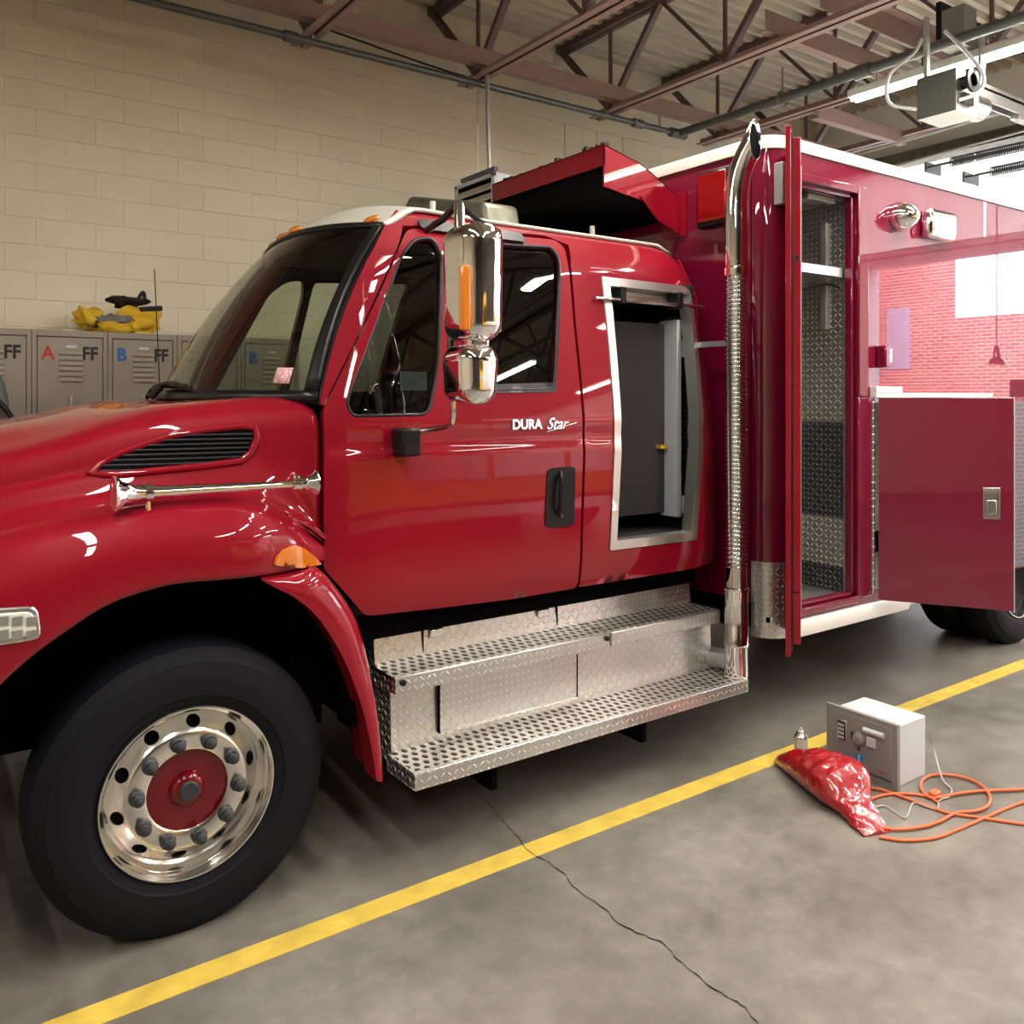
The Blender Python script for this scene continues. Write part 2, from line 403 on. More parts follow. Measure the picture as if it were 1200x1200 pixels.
def text(name, s, size, loc, rot, m, parent=None, ext=.002, shear=0, bold=0, sx=1, align='LEFT'):
    cu = bpy.data.curves.new(name, 'FONT'); cu.body = s; cu.size = size; cu.extrude = ext; cu.shear = shear; cu.offset = bold; cu.align_x = align
    t = bpy.data.objects.new(name, cu); C.objects.link(t); dg = bpy.context.evaluated_depsgraph_get()
    me = bpy.data.meshes.new_from_object(t.evaluated_get(dg)); bpy.data.objects.remove(t)
    me.transform(Matrix.Diagonal((sx,1,1,1))); me.transform(Matrix.Translation(Vector(loc)) @ Matrix.Rotation(rot[2],4,'Z') @ Matrix.Rotation(rot[1],4,'Y') @ Matrix.Rotation(rot[0],4,'X'))
    me.materials.clear(); me.materials.append(m)
    off = origin(parent) if parent else Vector(loc); me.transform(Matrix.Translation(-off))
    o = bpy.data.objects.new(name, me); C.objects.link(o)
    if parent: o.parent = parent
    else: o.location = loc
    return o
def copy_tree(o, parent=None, delta=None):
    c = o.copy(); C.objects.link(c)
    if parent: c.parent = parent
    if delta is not None: c.location = o.location + Vector(delta)
    for ch in list(o.children): copy_tree(ch, c)
    return c
FRONT = (pi/2, 0, 0)     # lettering that faces -Y
# ================================================================ THE ROOM
YC = 4.32                         # truck centre line
XL, XR, YB, YF, ZD = -6.0, 10.3, 7.27, -9.0, 5.72
def struct(mb, name, m, parent=None, **k): return tag(mb.build(name, m, parent, **k), kind=None if parent else 'structure')
floor = struct(MB().box((XL-.2, YF-.2, -.2), (XR+.2, YB+.2, 0)), 'floor', M['floor'], smooth=0)
struct(MB().box((XL-.2, YB, 0), (XR+.2, YB+.2, ZD+.3)), 'wall_back', M['cmu'], smooth=0)
struct(MB().box((XL-.2, YF-.2, 0), (XR+.2, YF, ZD+.3)), 'wall_front', M['frontwall'], smooth=0)
struct(MB().box((XL-.2, YF, 0), (XL, YB, ZD+.3)), 'wall_left', M['cmu'], smooth=0)
# right wall with two open bays and the truck's own bay
w = MB(); BT = 3.6
ys = [YF, -7.6, -3.6, -.30, 2.2, 2.6, 6.2, YB]
for a, b in ((0,1),(2,3),(4,5),(6,7)): w.box((XR, ys[a], 0), (XR+.25, ys[b], 3.75))
for a, b in ((1,2),(3,4),(5,6)): w.box((XR, ys[a], BT), (XR+.25, ys[b], 3.75))
w.box((XR, YF, 4.85), (XR+.25, YB, ZD+.3))
struct(w, 'wall_right', M['wall_white'], smooth=0)
g = MB()
for k in range(8): g.box((XR+.10, YF+k*2.03, 3.75), (XR+.14, YF+k*2.03+1.99, 4.85))
struct(g, 'added_bright_band', M['translucent'], smooth=0)  # translucent band made up so the upper end wall looks bright
d = MB()
for k in range(6): d.box((XR+.08, 2.6, k*.60), (XR+.13, 6.2, k*.60+.588))
struct(d, 'door_1', M['translucent'], smooth=0)
struct(MB().box((XR-.22, YF, 4.80), (XR-.0, YB, 4.94)), 'trim_1', M['olive'], smooth=0)
struct(MB().box((XR-.05, YF, 3.70), (XR-.001, YB, 3.78)), 'trim_2', M['galv'], smooth=0)
# corrugated deck: ribs run along X
prof = []; y = YF
while y < YB:
    prof += [(y, ZD), (y+.055, ZD), (y+.075, ZD-.06), (y+.13, ZD-.06)]; y += .15
struct(MB().grid([[(XL, a, b) for a, b in prof], [(XR, a, b) for a, b in prof]]), 'ceiling', M['deck'], smooth=0)
# painted lane line and crack in the slab
struct(MB().box((XL, 2.878, .0), (XR, 2.985, .0022)), 'lane_line', M['stripe'], floor, smooth=0)
pts = [(572,942),(590,962),(606,982),(622,1000),(640,1009),(662,1026),(680,1048),(706,1063),(724,1081),(752,1096),(778,1106),(800,1131),(826,1152),(850,1166),(872,1180),(886,1198),(905,1215)]
cpts = []
for i in range(len(pts)-1):
    a, b = atz(*pts[i]), atz(*pts[i+1])
    for k in range(5): cpts.append(a.lerp(b, k/5)+Vector((random.uniform(-.006,.006), random.uniform(-.006,.006), 0)))
c = MB(); rows = []
for p in cpts:
    wd = random.uniform(.0015,.0038); rows.append([p+Vector((-wd*.7,-wd*.7,.0026)), p+Vector((wd*.7,wd*.7,.0026))])
c.grid(rows); c.build('floor_crack', M['dark'], floor, smooth=0)
pts = [(970,1030),(930,1048),(890,1075),(862,1082),(830,1105)]
# ---------------------------------------------------------------- roof joists
def joist(x, label, first=None):
    if first is not None:
        c = copy_tree(first[0], delta=(x-first[1], 0, 0)); c['label'] = label; return c
    t = thing('roof_joist', (x, YB, ZD), label, 'roof joist', 'bar joists under the metal deck')
    top = MB()
    for s in (-1,1): top.box((x+s*.037-.028, YF, 5.60), (x+s*.037+.028, YB+.0, 5.675))
    top.build('top_chord', M['steel'], t, smooth=0)
    bot = MB()
    for s in (-1,1):
        bot.box((x+s*.045-.033, YF, 4.755), (x+s*.045+.033, 6.71, 4.765)); bot.box((x+s*.016-.004, YF, 4.755), (x+s*.016+.004, 6.71, 4.825))
    bot.build('bottom_chord', M['steel2'], t, smooth=0)
    web = MB(); y = 6.47; web.bar((x, YB-.02, 5.62), (x, 6.47, 4.80), .075, .05)
    while y > YF+1.6:
        web.bar((x, y, 4.80), (x, y-.70, 5.62), .06, .05); web.bar((x, y-.70, 5.62), (x, y-1.47, 4.80), .03, .03)
        web.bar((x, y, 4.80), (x, y, 5.62), .028, .028); y -= 1.47
    web.build('web_member', M['steel'], t, smooth=0)
    return t
jx = [4.21, 2.63, 5.79, 7.37, 8.95, 1.05, -.53, -2.11, -3.7, -5.2]
words = ['maroon steel roof joist whose end hangs above the unit heater', 'maroon steel roof joist nearest the top left corner, above the windscreen',
         'maroon roof joist meeting the wall directly above the red condenser hood', 'maroon roof joist passing right behind the exhaust stack top, left of the lit tube',
         'maroon roof joist just beyond the lit fluorescent tube']
j0 = joist(jx[0], words[0])
for i, x in enumerate(jx[1:]):
    joist(x, words[i+1] if i+1 < len(words) else 'maroon steel roof joist above the left end of the garage, outside the photo', (j0, jx[0]))
# bridging beams along X lying on the bottom chords
b = MB(); b.box((XL, 6.30, 4.83), (XR-.3, 6.31, 4.97)); b.box((XL, 6.31, 4.83), (XR-.3, 6.40, 4.84))
tag(b.build('bridging_beam', M['steel2'], None, smooth=0, loc=(3, 6.35, 4.83)), 'long dusty pink steel beam crossing the roof joists beside the block wall', 'beam', 'bridging beams')
b = MB(); b.box((5.6, 3.92, 4.83), (7.6, 3.93, 5.02)); b.box((5.6, 3.84, 5.01), (7.6, 3.93, 5.02))
tag(b.build('bridging_beam', M['steel2'], None, smooth=0, loc=(6.5, 3.9, 4.83)), 'pinkish steel angle with a cut end, upper of the pair above the door operator', 'beam', 'operator support beams')
b = MB(); b.box((5.6, 4.42, 4.83), (7.45, 4.43, 5.00)); b.box((5.6, 4.43, 4.83), (7.45, 4.50, 4.84))
tag(b.build('bridging_beam', M['steel2'], None, smooth=0, loc=(6.5, 4.45, 4.83)), 'pinkish steel angle, lower of the pair beside the lit fluorescent tube', 'beam', 'operator support beams')
b = MB(); b.box((7.4, 5.2, 4.68), (8.97, 5.21, 4.82)); b.box((7.4, 5.21, 4.68), (8.97, 5.29, 4.69))
tag(b.build('bridging_beam', M['steel2'], None, smooth=0, loc=(8.2, 5.25, 4.68)), 'pinkish steel beam running away just above the white roof edge of the truck box', 'beam')
# pipes under the joists
p = MB(); p.cyl((XL+.05, 6.42, 4.70), (6.62, 6.42, 4.70), .030, seg=12); p.cyl((6.05,6.42,4.70),(6.17,6.42,4.70),.045,seg=12); p.cyl((2.4,6.42,4.70),(2.5,6.42,4.70),.045,seg=12)
pp = tag(p.build('gas_pipe', M['pipe'], None, loc=(2, 6.42, 4.7)), 'long grey pipe running along the block wall below the steel beam', 'pipe')
h = MB(); h.cyl((6.42,6.42,4.70),(6.42,6.42,4.95),.012,seg=8); h.build('pipe_hanger', M['galv'], pp)
h = MB(); h.cyl((2.63,6.42,4.70),(2.63,6.42,4.95),.012,seg=8); h.build('pipe_hanger', M['galv'], pp)
p = MB(); p.cyl((6.70, 6.42, 4.70), (6.70, -6, 4.70), .042, seg=12); p.cyl((6.70, 4.35,4.70), (6.70, 4.20, 4.70), .06, seg=12); p.cyl((6.58,6.42,4.70),(6.80,6.42,4.70),.05,seg=12)
pp = tag(p.build('gas_pipe', M['pipe'], None, loc=(6.7, 3, 4.7)), 'dark grey pipe crossing the bay above the exhaust stack and the door operator', 'pipe')
h = MB(); h.cyl((6.70,5.1,4.70),(6.70,5.1,4.99),.008,seg=8); h.tube([Vector((6.70+.07*cos(a),5.1,4.70+.07*sin(a))) for a in [k*pi/8 for k in range(17)]], .008, 6)
h.build('pipe_hanger', M['pipeb'], pp)
p = MB(); p.tube(smoothpath([(-2,6.9,5.12),(2,6.9,5.10),(4.2,6.9,4.95),(6.2,6.9,4.90)]), .009, 6)
tag(p.build('ceiling_cable', M['black'], None, loc=(2, 6.9, 4.8)), 'thin black cable sagging along the block wall behind the steel beam', 'cable')
# thin rods down the wall behind the scoop
for i, x in enumerate((5.55, 5.98, 6.35)):
    r_ = MB(); r_.cyl((x, 6.9, 3.3), (x, 6.9, 4.72), .006, seg=6)
    tag(r_.build('hanger_rod', M['galv'], None, loc=(x, 6.9, 4.7)), ['leftmost of the three thin rods hanging down behind the red scoop', 'middle of the three thin rods hanging down behind the red scoop', 'rightmost of the three thin rods hanging down behind the red scoop'][i], 'rod', 'rods hanging in front of the wall')
# conduits above the cab rear
for i, (x, z) in enumerate(((8.3, 4.45), (9.2, 4.5))):
    p = MB(); p.cyl((x, 6.6, z), (x, 2.5, z+.15), .014, seg=8)
    tag(p.build('conduit', M['galv'], None, loc=(x, 5, z)), ['thin shiny conduit crossing beyond the tall open door, nearer one', 'thin shiny conduit crossing beyond the tall open door, farther one'][i], 'pipe', 'thin conduits')
# ---------------------------------------------------------------- fluorescent strips
def strip(x, y0, y1, z, label, e):
    t = thing('fluorescent_light', (x, (y0+y1)/2, z), label, 'ceiling light', 'fluorescent strips')
    MB().box((x-.055, y0, z+.02), (x+.055, y1, z+.085)).build('light_housing', M['fixw'], t, smooth=0)
    for s in (-.032, .032): MB().cyl((x+s, y0+.03, z), (x+s, y1-.03, z), .018, seg=10).build('tube', M['tube'], t)
    for y in (y0+.25, y1-.25): MB().cyl((x, y, z+.08), (x, y, 4.78), .008, seg=6).build('hanger', M['galv'], t)
    L = bpy.data.lights.new('tube_light', 'AREA'); L.shape = 'RECTANGLE'; L.size = .12; L.size_y = y1-y0-.1; L.energy = e; L.color = (1,.94,.84)
    o = bpy.data.objects.new('tube_light', L); C.objects.link(o); o.location = (x, (y0+y1)/2, z-.03); return t
LE = 72
strip(7.02, 2.15, 4.60, 4.60, 'bright fluorescent strip under the roof joists behind the door operator', 105)
n = 0
for x, y0, y1 in ((5.25,.3,2.7),(7.02,-.7,1.7),(7.02,-4.5,-2.1),(3.5,1.9,4.35),(3.5,-1.2,1.2),(3.5,-4.5,-2.1),(.2,.6,3.0),(.2,-2.4,0),(-3.4,3.4,5.8),(-3,-2,.4),(9.2,-4,-1.6)):
    strip(x, y0, y1, 4.60, 'assumed fluorescent strip overhead outside the photo', LE*(2.1 if x == 5.25 else 1.12))  # the stronger strip is added out of view to brighten the block wall
# ---------------------------------------------------------------- lockers
def locker(x, label, left, right, lc):
    t = thing('locker', (x+.242, 7.03, 0), label, 'locker', 'beige steel lockers along the wall')
    b = MB(); b.box((x+.002, 6.82, .1), (x+.483, 7.268, 2.39)); b.box((x+.01, 6.86, 0), (x+.475, 7.25, .1))
    b.box((x+.002, 6.800, .1), (x+.030, 6.82, 2.39)); b.box((x+.455, 6.800, .1), (x+.483, 6.82, 2.39)); b.box((x+.03, 6.800, 2.345), (x+.455, 6.82, 2.39)); b.box((x+.03,6.80,.1),(x+.455,6.82,.15))
    b.build('locker_body', M['locker'], t, bevel=.003)
    d = MB().box((x+.036, 6.795, .156), (x+.449, 6.815, 2.339)).build('door', M['locker'], t, bevel=.003)
    lv = MB()
    for k in range(6):
        z = 2.03+k*.038; lv.prism([(x+.17,6.795,z),(x+.17,6.783,z),(x+.17,6.795,z+.022)], (.15,0,0))
    lv.build('louvre', M['locker'], d, smooth=0)
    MB().box((x+.235, 6.775, 1.80), (x+.252, 6.797, 1.93)).build('latch', M['galv'], d, bevel=.004)
    MB().box((x+.21, 6.788, 2.265), (x+.28, 6.797, 2.285)).build('name_holder', M['lgrey'], d, bevel=.002)
    if left: text('letter', left, .13, (x+(.035 if left == 'C' else .06), 6.794, 2.185), FRONT, lc, d, .001, 0, .004, .9)
    if right: text('letter', right, .13, (x+.315, 6.794, 2.185), FRONT, M['ltr_k'], d, .001, 0, .004, .85)
    MB().box((x+.20, 6.80, 2.391), (x+.29, 6.86, 2.396)).build('paper_tag', M['paper'], t, smooth=0)
LX = .735
locker(LX-.485, 'beige steel locker cut by the left edge of the photo, marked FF', '', 'FF', M['ltr_k'])
locker(LX, 'beige steel locker marked with a red A and black FF', 'A', 'FF', M['ltr_r'])
locker(LX+.485, 'beige steel locker marked with a blue B and black FF', 'B', 'FF', M['ltr_b'])
locker(LX+.97, 'beige steel locker marked C, half hidden by the windscreen', 'C', 'FF', M['ltr_g'])
locker(LX+1.455, 'beige steel locker seen only through the cab glass, marked with a blue B', 'B', '', M['ltr_b'])
locker(LX-.97, 'beige steel locker outside the left edge of the photo', 'C', 'FF', M['ltr_g'])
# ---------------------------------------------------------------- gear on the lockers
def blob(name, c, s, m, parent, seed, rough=.12, rot=0, fine=3):
    random.seed(seed); bm = bmesh.new(); bmesh.ops.create_icosphere(bm, subdivisions=fine, radius=1)
    ph = [(random.uniform(2,5), random.uniform(0,6), Vector((random.uniform(-1,1),random.uniform(-1,1),random.uniform(-1,1)))) for _ in range(7)]
    vs = []
    for v in bm.verts:
        n = v.co.copy(); k = 1+rough*sum(sin(f*n.dot(dv)*2+p) for f, p, dv in ph)/2.2
        p = Vector((n.x*s[0]*k, n.y*s[1]*k, max(-.9, n.z)*s[2]*k)); p.rotate(Matrix.Rotation(rot,3,'Z')); vs.append(Vector(c)+p)
    fs = [tuple(v.index for v in f.verts) for f in bm.faces]; bm.free()
    return finish(name, vs, fs, m, parent, smooth=60, loc=None if parent else c)
cx = 1.33
t = thing('turnout_coat', (cx, 7.0, 2.392), 'crumpled yellow firefighter coat with grey sleeve heaped on the lockers', 'coat')
blob('coat_body', (cx-.02, 7.0, 2.455), (.24,.14,.065), M['yellow'], t, 3, .3)
blob('collar', (cx+.14, 6.97, 2.485), (.14,.12,.09), M['yellow'], t, 5, .3, .3)
blob('collar', (cx-.20, 6.98, 2.50), (.08,.08,.09), M['yellow'], t, 8, .35, .8)
blob('sleeve', (cx-.04, 6.93, 2.47), (.15,.07,.06), M['tan'], t, 6, .3, .2)
b = tag(blob('equipment_bag', (cx+.03, 6.97, 2.625), (.13,.08,.045), M['foam'], None, 11, .4, .2), 'dark strap-wrapped bundle lying on top of the yellow coat', 'bag')
s = MB(); s.tube(smoothpath([(cx+.11,6.95,2.60),(cx+.14,6.95,2.68),(cx+.17,6.96,2.71),(cx+.18,6.96,2.62)]), .014, 8); s.tube([(cx-.03,6.95,2.63),(cx+.03,6.95,2.66),(cx+.10,6.95,2.63)], .02, 8); s.tube([(cx+.14,6.95,2.58),(cx+.30,6.96,2.60)], .02, 8)
s.build('strap', M['foam'], b)
# hanging jacket at the far left edge
t = thing('hanging_jacket', (.42, 6.6, 1.4), 'grey jacket with a lime reflective patch, cut by the left edge', 'jacket')
blob('jacket_body', (.43, 6.60, 1.74), (.20,.12,.34), M['tan'], t, 21, .15)
blob('reflective_patch', (.375, 6.50, 1.84), (.05,.04,.09), M['engy'], t, 23, .2)
MB().tube(smoothpath([(.36,6.52,2.0),(.52,6.47,1.88),(.68,6.47,1.62)]), .018, 8).build('strap', M['black'], t)
tag(MB().box((.22,6.45,0),(.64,6.78,1.30)).build('storage_bin', M['grey'], None, bevel=.01, loc=(.43,6.6,0)), 'grey bin under the jacket, hidden behind the hood', 'bin')
# ---------------------------------------------------------------- unit heater by the wall
hX, hy0, hy1, hz1 = 4.10, 6.05, 6.70, 3.83
t = thing('unit_heater', (hX+.12, 6.38, hz1), 'grey louvred unit heater hanging behind the cab roof', 'heater')
b = MB(); b.box((hX+.02,hy0,hz1-.75),(hX+.24,hy1,hz1)); b.box((hX,hy0,hz1-.035),(hX+.02,hy1,hz1)); b.box((hX,hy0,hz1-.75),(hX+.02,hy0+.05,hz1)); b.box((hX,hy1-.05,hz1-.75),(hX+.02,hy1,hz1))
b.build('heater_case', M['lgrey'], t, bevel=.004)
MB().box((hX+.012,hy0+.05,hz1-.7),(hX+.019,hy1-.05,hz1-.035)).build('grille_recess', M['dark'], t, smooth=0)
lv = MB()
for k in range(8):
    z = hz1-.10-k*.085; lv.prism([(hX-.005,hy0+.05,z-.02),(hX+.014,hy0+.05,z+.03),(hX+.014,hy0+.05,z+.022),(hX+.0,hy0+.05,z-.035)], (0,hy1-hy0-.10,0))
lv.build('louvre', M['galv'], t, smooth=0)
h = MB(); h.box((hX+.08,hy0+.12,hz1+.05),(hX+.12,hy1+.02,hz1+.085)); h.build('hanger_bar', M['pipe'], t)
for y in (hy0+.2, hy1-.1): MB().cyl((hX+.10,y,hz1),(hX+.10,y,hz1+.06),.012,seg=8).build('hanger_bolt', M['pipe'], t)
MB().cyl((hX+.10,hy0+.22,hz1+.06),(4.21,6.33,4.76),.020,seg=10).build('hanger_rod', M['galv'], t)
MB().cyl((hX+.10,hy0+.42,hz1+.06),(4.21,6.47,4.76),.006,seg=6).build('hanger_wire', M['galv'], t)
# ---------------------------------------------------------------- overhead door operator
t = thing('door_operator', (6.35,3.5,4.3), 'grey electric garage door operator box hanging from the roof steel', 'door opener')
A = at(1075,120,3.62); xo = A.x; yo = 3.62; zt = at(1075,93,3.62).z; zb = at(1075,141,3.62).z
b = MB().box((xo,yo-.30,zb),(xo+.34,yo,zt)); b.build('operator_housing', M['alum'], t, bevel=.004)
MB().box((xo-.006,yo-.30,zb),(xo-.001,yo,zt)).build('cover_plate', M['opgrey'], t, smooth=0)
m_ = MB(); m_.cyl((xo+.36,yo-.16,zb+.16),(xo+.62,yo-.16,zb+.16),.10); m_.cyl((xo+.62,yo-.16,zb+.16),(xo+.66,yo-.16,zb+.16),.10,.05); m_.build('motor', M['chromer'], t)
s = MB(); s.cyl((xo+.1,yo-.30,zb+.22),(xo+.1,yo-.38,zb+.22),.05); s.cyl((xo+.1,yo-.36,zb+.22),(xo+.1,yo-.38,zb+.22),.09); s.box((xo+.06,yo-.33,zb+.06),(xo+.2,yo-.30,zb+.14)); s.build('sprocket', M['black'], t)
r_ = MB(); r_.box((xo+.2,yo-.22,zt-.02),(XR-.3,yo-.12,zt+.03)); r_.box((xo+.2,yo-.22,zt-.10),(XR-.3,yo-.205,zt)); r_.box((xo+.2,yo-.135,zt-.10),(XR-.3,yo-.12,zt))
r_.build('rail', M['alum'], t, smooth=0)
a_ = MB(); a_.bar((7.7,yo-.17,zt-.08),(8.9,yo-.17,zt-.62),.05,.03); a_.cyl((8.9,yo-.22,zt-.62),(8.9,yo-.1,zt-.62),.06); a_.box((7.6,yo-.2,zt-.13),(7.85,yo-.13,zt-.05)); a_.build('pull_arm', M['galv'], t, bevel=.003)
k_ = MB(); k_.box((xo+.55,yo-.21,zt+.02),(xo+.62,yo-.19,4.78)); k_.box((xo+.05,yo-.05,zt),(xo+.09,yo-.02,4.85)); k_.box((8.0,yo-.21,zt+.02),(8.06,yo-.19,4.78)); k_.build('perforated_strap', M['galv'], t, smooth=0)
for pts in ([(xo+.12,yo+.03,4.72),(xo+.05,yo+.06,4.6),(xo-.05,yo+.20,4.45),(xo-.05,yo+.20,zb+.18),(xo+.01,yo-.01,zb+.08)], [(xo+.12,yo-.15,4.72),(xo+.13,yo-.28,4.55),(xo+.15,yo-.42,zt-.05),(xo+.10,yo-.42,zb+.12),(xo+.02,yo-.31,zb+.07)]):
    MB().tube(smoothpath(pts,10), .014, 8).build('flexible_conduit', M['lgrey'], t)
ex = at(1118,45,3.6).x
t2 = thing('junction_box', (ex, 3.55, 4.8), 'dark grey electrical box on the roof steel above the door operator', 'electrical box')
MB().box((ex-.08,3.48,4.70),(ex+.12,3.66,5.02)).build('box_body', M['grey'], t2, bevel=.004)
MB().box((ex-.09,3.66,4.72),(ex+.1,3.70,5.1)).build('mounting_channel', M['black'], t2, smooth=0)
t2 = tag(MB().box((6.0,3.93,4.96),(6.22,4.15,5.02)).build('junction_box', M['galv'], None, bevel=.004, loc=(6.1,4.1,5.0)), 'small pale square plate fixed between the roof beams, left of the door operator', 'electrical box')
# torsion springs on the far header
for i, (y0, y1, z) in enumerate(((4.35, 5.25, 4.66), (3.95, 4.8, 4.45))):
    s = MB(); n_ = int((y1-y0)/.022); pts = []
    for k in range(n_*8+1):
        a = k/8*2*pi; pts.append((XR-.30+.05*cos(a), y0+(y1-y0)*k/(n_*8), z+.05*sin(a)))
    s.tube(pts, .008, 4); s.cyl((XR-.30,y0-.3,z),(XR-.30,y1+.3,z),.014,seg=8)
    for yy in (y0-.28, y1+.28): s.box((XR-.34,yy,z-.06),(XR,yy+.02,z+.06))
    tag(s.build('torsion_spring', M['pipe'], None, loc=(XR-.3,(y0+y1)/2,z)), ['upper dark coil spring high on the bright bay end wall', 'lower dark coil spring on the bright bay end wall'][i], 'spring', 'door springs')
# pull cord that hangs in the open bay (seen mirrored in the box side)
pc = at(1168,375,3.1); dd = ray(1168,375); px_, py_ = pc.x+dd.x*2.6, 3.1-dd.y*2.6
t = thing('pull_cord', (px_,py_,2.4), 'thin cord with a red bell handle hanging in the bay behind the camera', 'pull cord')
MB().cyl((px_,py_,2.45),(px_,py_,4.75),.006,seg=6).build('cord', M['black'], t)
MB().rev((px_,py_,2.25),(0,0,1),[(0,.09),(.05,.07),(.08,.04),(.2,.02)],16).build('handle', M['redlens'], t)
# ---------------------------------------------------------------- outside
struct(MB().box((XR+.25,-40,-.25),(60,40,-.02)), 'ground', M['outdoor'], smooth=0)
t = thing('brick_building', (21,-8,0), 'red brick building across the yard, tall wing with narrow windows', 'building')
b = MB(); b.prism([(20,-30,0),(20,-4.2,0),(26,-10,0),(26,-30,0)],(0,0,9)); b.box((18.5,-30,0),(20,-6.2,9)); b.build('wall', M['brick'], t, smooth=0)
for z0 in (.3, 2.6): 
    f = MB().box((19.97,-5.9,z0),(20.02,-5.3,z0+1.5)).build('window', M['win'], t, smooth=0)
t = thing('brick_building', (20.5,0,0), 'low red brick wing across the yard with sky above', 'building')
b = MB(); b.box((20,-4.2,0),(26,12,3.75)); b.build('wall', M['brick'], t, smooth=0)
MB().box((20.0,-3.0,.2),(20.06,-2.4,2.3)).build('window', M['win'], t, smooth=0)
tag(MB().box((30,-6,0),(36,14,5.2)).build('far_building', M['win'], None, smooth=0, loc=(33,4,0)), 'pale grey-blue building far beyond the brick wing', 'building')
# yellow engine parked on the other side of the camera (seen only as a reflection)
t = thing('fire_engine', (5.2,-3.6,0), 'yellow fire engine parked behind the camera, seen mirrored in the red paint', 'fire engine')
b = MB(); b.prism([(3.0,-2.9,.5),(9.0,-2.9,.5),(9.0,-2.9,2.5),(4.9,-2.9,2.5),(4.9,-2.9,2.75),(3.4,-2.9,2.75),(3.0,-2.9,1.7)], (0,-2.3,0)); b.build('engine_body', M['engy'], t, bevel=.06)
for x0,x1 in ((3.25,3.95),(4.05,4.75)): MB().box((x0,-2.9,1.75),(x1,-2.885,2.5)).build('window', M['glassd'], t, smooth=0)
for x0,x1 in ((5.1,6.3),(6.4,7.6),(7.7,8.8)): MB().box((x0,-2.9,.85),(x1,-2.885,2.1)).build('shutter', M['alum'], t, smooth=0)
MB().box((3.0,-2.9,1.35),(9.0,-2.88,1.5)).build('stripe', M['white'], t, smooth=0)
MB().box((3.0,-3.0,.35),(9.0,-2.8,.5)).build('running_board', M['dia'], t, smooth=0)
for x in (3.95,7.9):
    for y in (-3.25,-5.15): MB().rev((x,y,.51),(0,1,0),[(0,.25),(0,.46),(.05,.51),(.25,.51),(.3,.46),(.3,.25)],32).build('wheel', M['rubber'], t)
# ================================================================ THE TRUCK
T = thing('rescue_truck', (3.9, YC, 0), 'large red rescue truck with chrome stack and open compartment doors, filling the bay', 'truck')
def S(x, z):
    t = max(0, (z-1.8)/.95)
    y = 3.30+.15*t+.05*t*t
    if z > 2.55: y += ((z-2.55)/.25)**2*.12
    y -= .012*sstep(1.72, 1.66, z)
    if z < 1.15: y += (1.15-z)**2*.6
    if x > 3.5: y += (x-3.5)**2*.8
    if x < 1.7: y += max(0, 1.7-x)**2*.25
    return Vector((x, y, z))
def ps(u, v, lift=0):
    y = 3.35
    for _ in range(12):
        p = at(u, v, y); y = S(p.x, p.z).y - lift
    return at(u, v, y)
def pxz(pts): return [(ps(u, v).x, ps(u, v).z) for u, v in pts]
# ---- windscreen curves
HB, HT = .965, .79
nb = at(373, 468, YC-HB); nt_ = at(451, 262, YC-HT)
def Bc(t): return Vector((1.02+(nb.x-1.02)*t*t, YC-HB*t, 1.915+(nb.z-1.915)*t*t))
def Tc(t): return Vector((nt_.x-.15*(1-t*t), YC-HT*t, nt_.z+.05*(1-t*t)))
def WS(t, s, bul=.05):
    p = Bc(t).lerp(Tc(t), s); k = 4*s*(1-s)*bul; return p+Vector((-k*.8, 0, k*.5))
def wsband(name, m, t0, t1, s0, s1, par, lift=0, nt=24, ns=12, th=.008):
    rows = []
    for i in range(ns+1):
        rows.append([WS(t0+(t1-t0)*j/nt, s0+(s1-s0)*i/ns)+Vector((-lift,0,lift*.4)) for j in range(nt+1)])
    o = MB().grid(rows).build(name, m, par, smooth=60); md = o.modifiers.new('thick', 'SOLIDIFY'); md.thickness = th; md.offset = 0; return o
ws = MB().grid([[WS(-.955+1.91*j/24, .02+.965*i/12) for j in range(25)] for i in range(13)]).build('windscreen', M['glass'], T, smooth=60)
fr = MB()
def wsgrid(t0, t1, s0, s1, nt, ns): fr.grid([[WS(t0+(t1-t0)*j/nt, s0+(s1-s0)*i/ns)+Vector((-.004,0,.002)) for j in range(nt+1)] for i in range(ns+1)])
wsgrid(-1, 1, -.01, .035, 24, 2); wsgrid(-1, 1, .972, 1.0, 24, 2); wsgrid(.945, 1.0, .035, .972, 3, 14); wsgrid(-1.0, -.945, .035, .972, 3, 14)
o = fr.build('windscreen_seal', M['seal'], T, smooth=60); md = o.modifiers.new('thick','SOLIDIFY'); md.thickness = .015; md.offset = 0
# ---- roof skin
rows = []
X1 = 3.73
for i in range(26):
    s = i/25; s = s**1.6
    row = []
    for j in range(41):
        t = -1+j/20; a = Tc(t); k = sstep(0, .12, s)
        w = HT*(1-k)+.70*k; x = a.x+(X1-a.x)*s
        z0 = a.z*(1-k)+k*(2.805+.065*(1-abs(t)**2.6)); z0 += .045*sin(min(1, s/.035)*pi/2)*(1-sstep(.1,.35,s)*.5)*.45
        if s > .93: z0 -= ((s-.93)/.07)**2*.05
        row.append(Vector((x, YC-w*t, z0)))
    rows.append(row)
o = MB().grid(rows).build('cab_roof', M['white'], T, smooth=60); md = o.modifiers.new('thick','SOLIDIFY'); md.thickness=.02
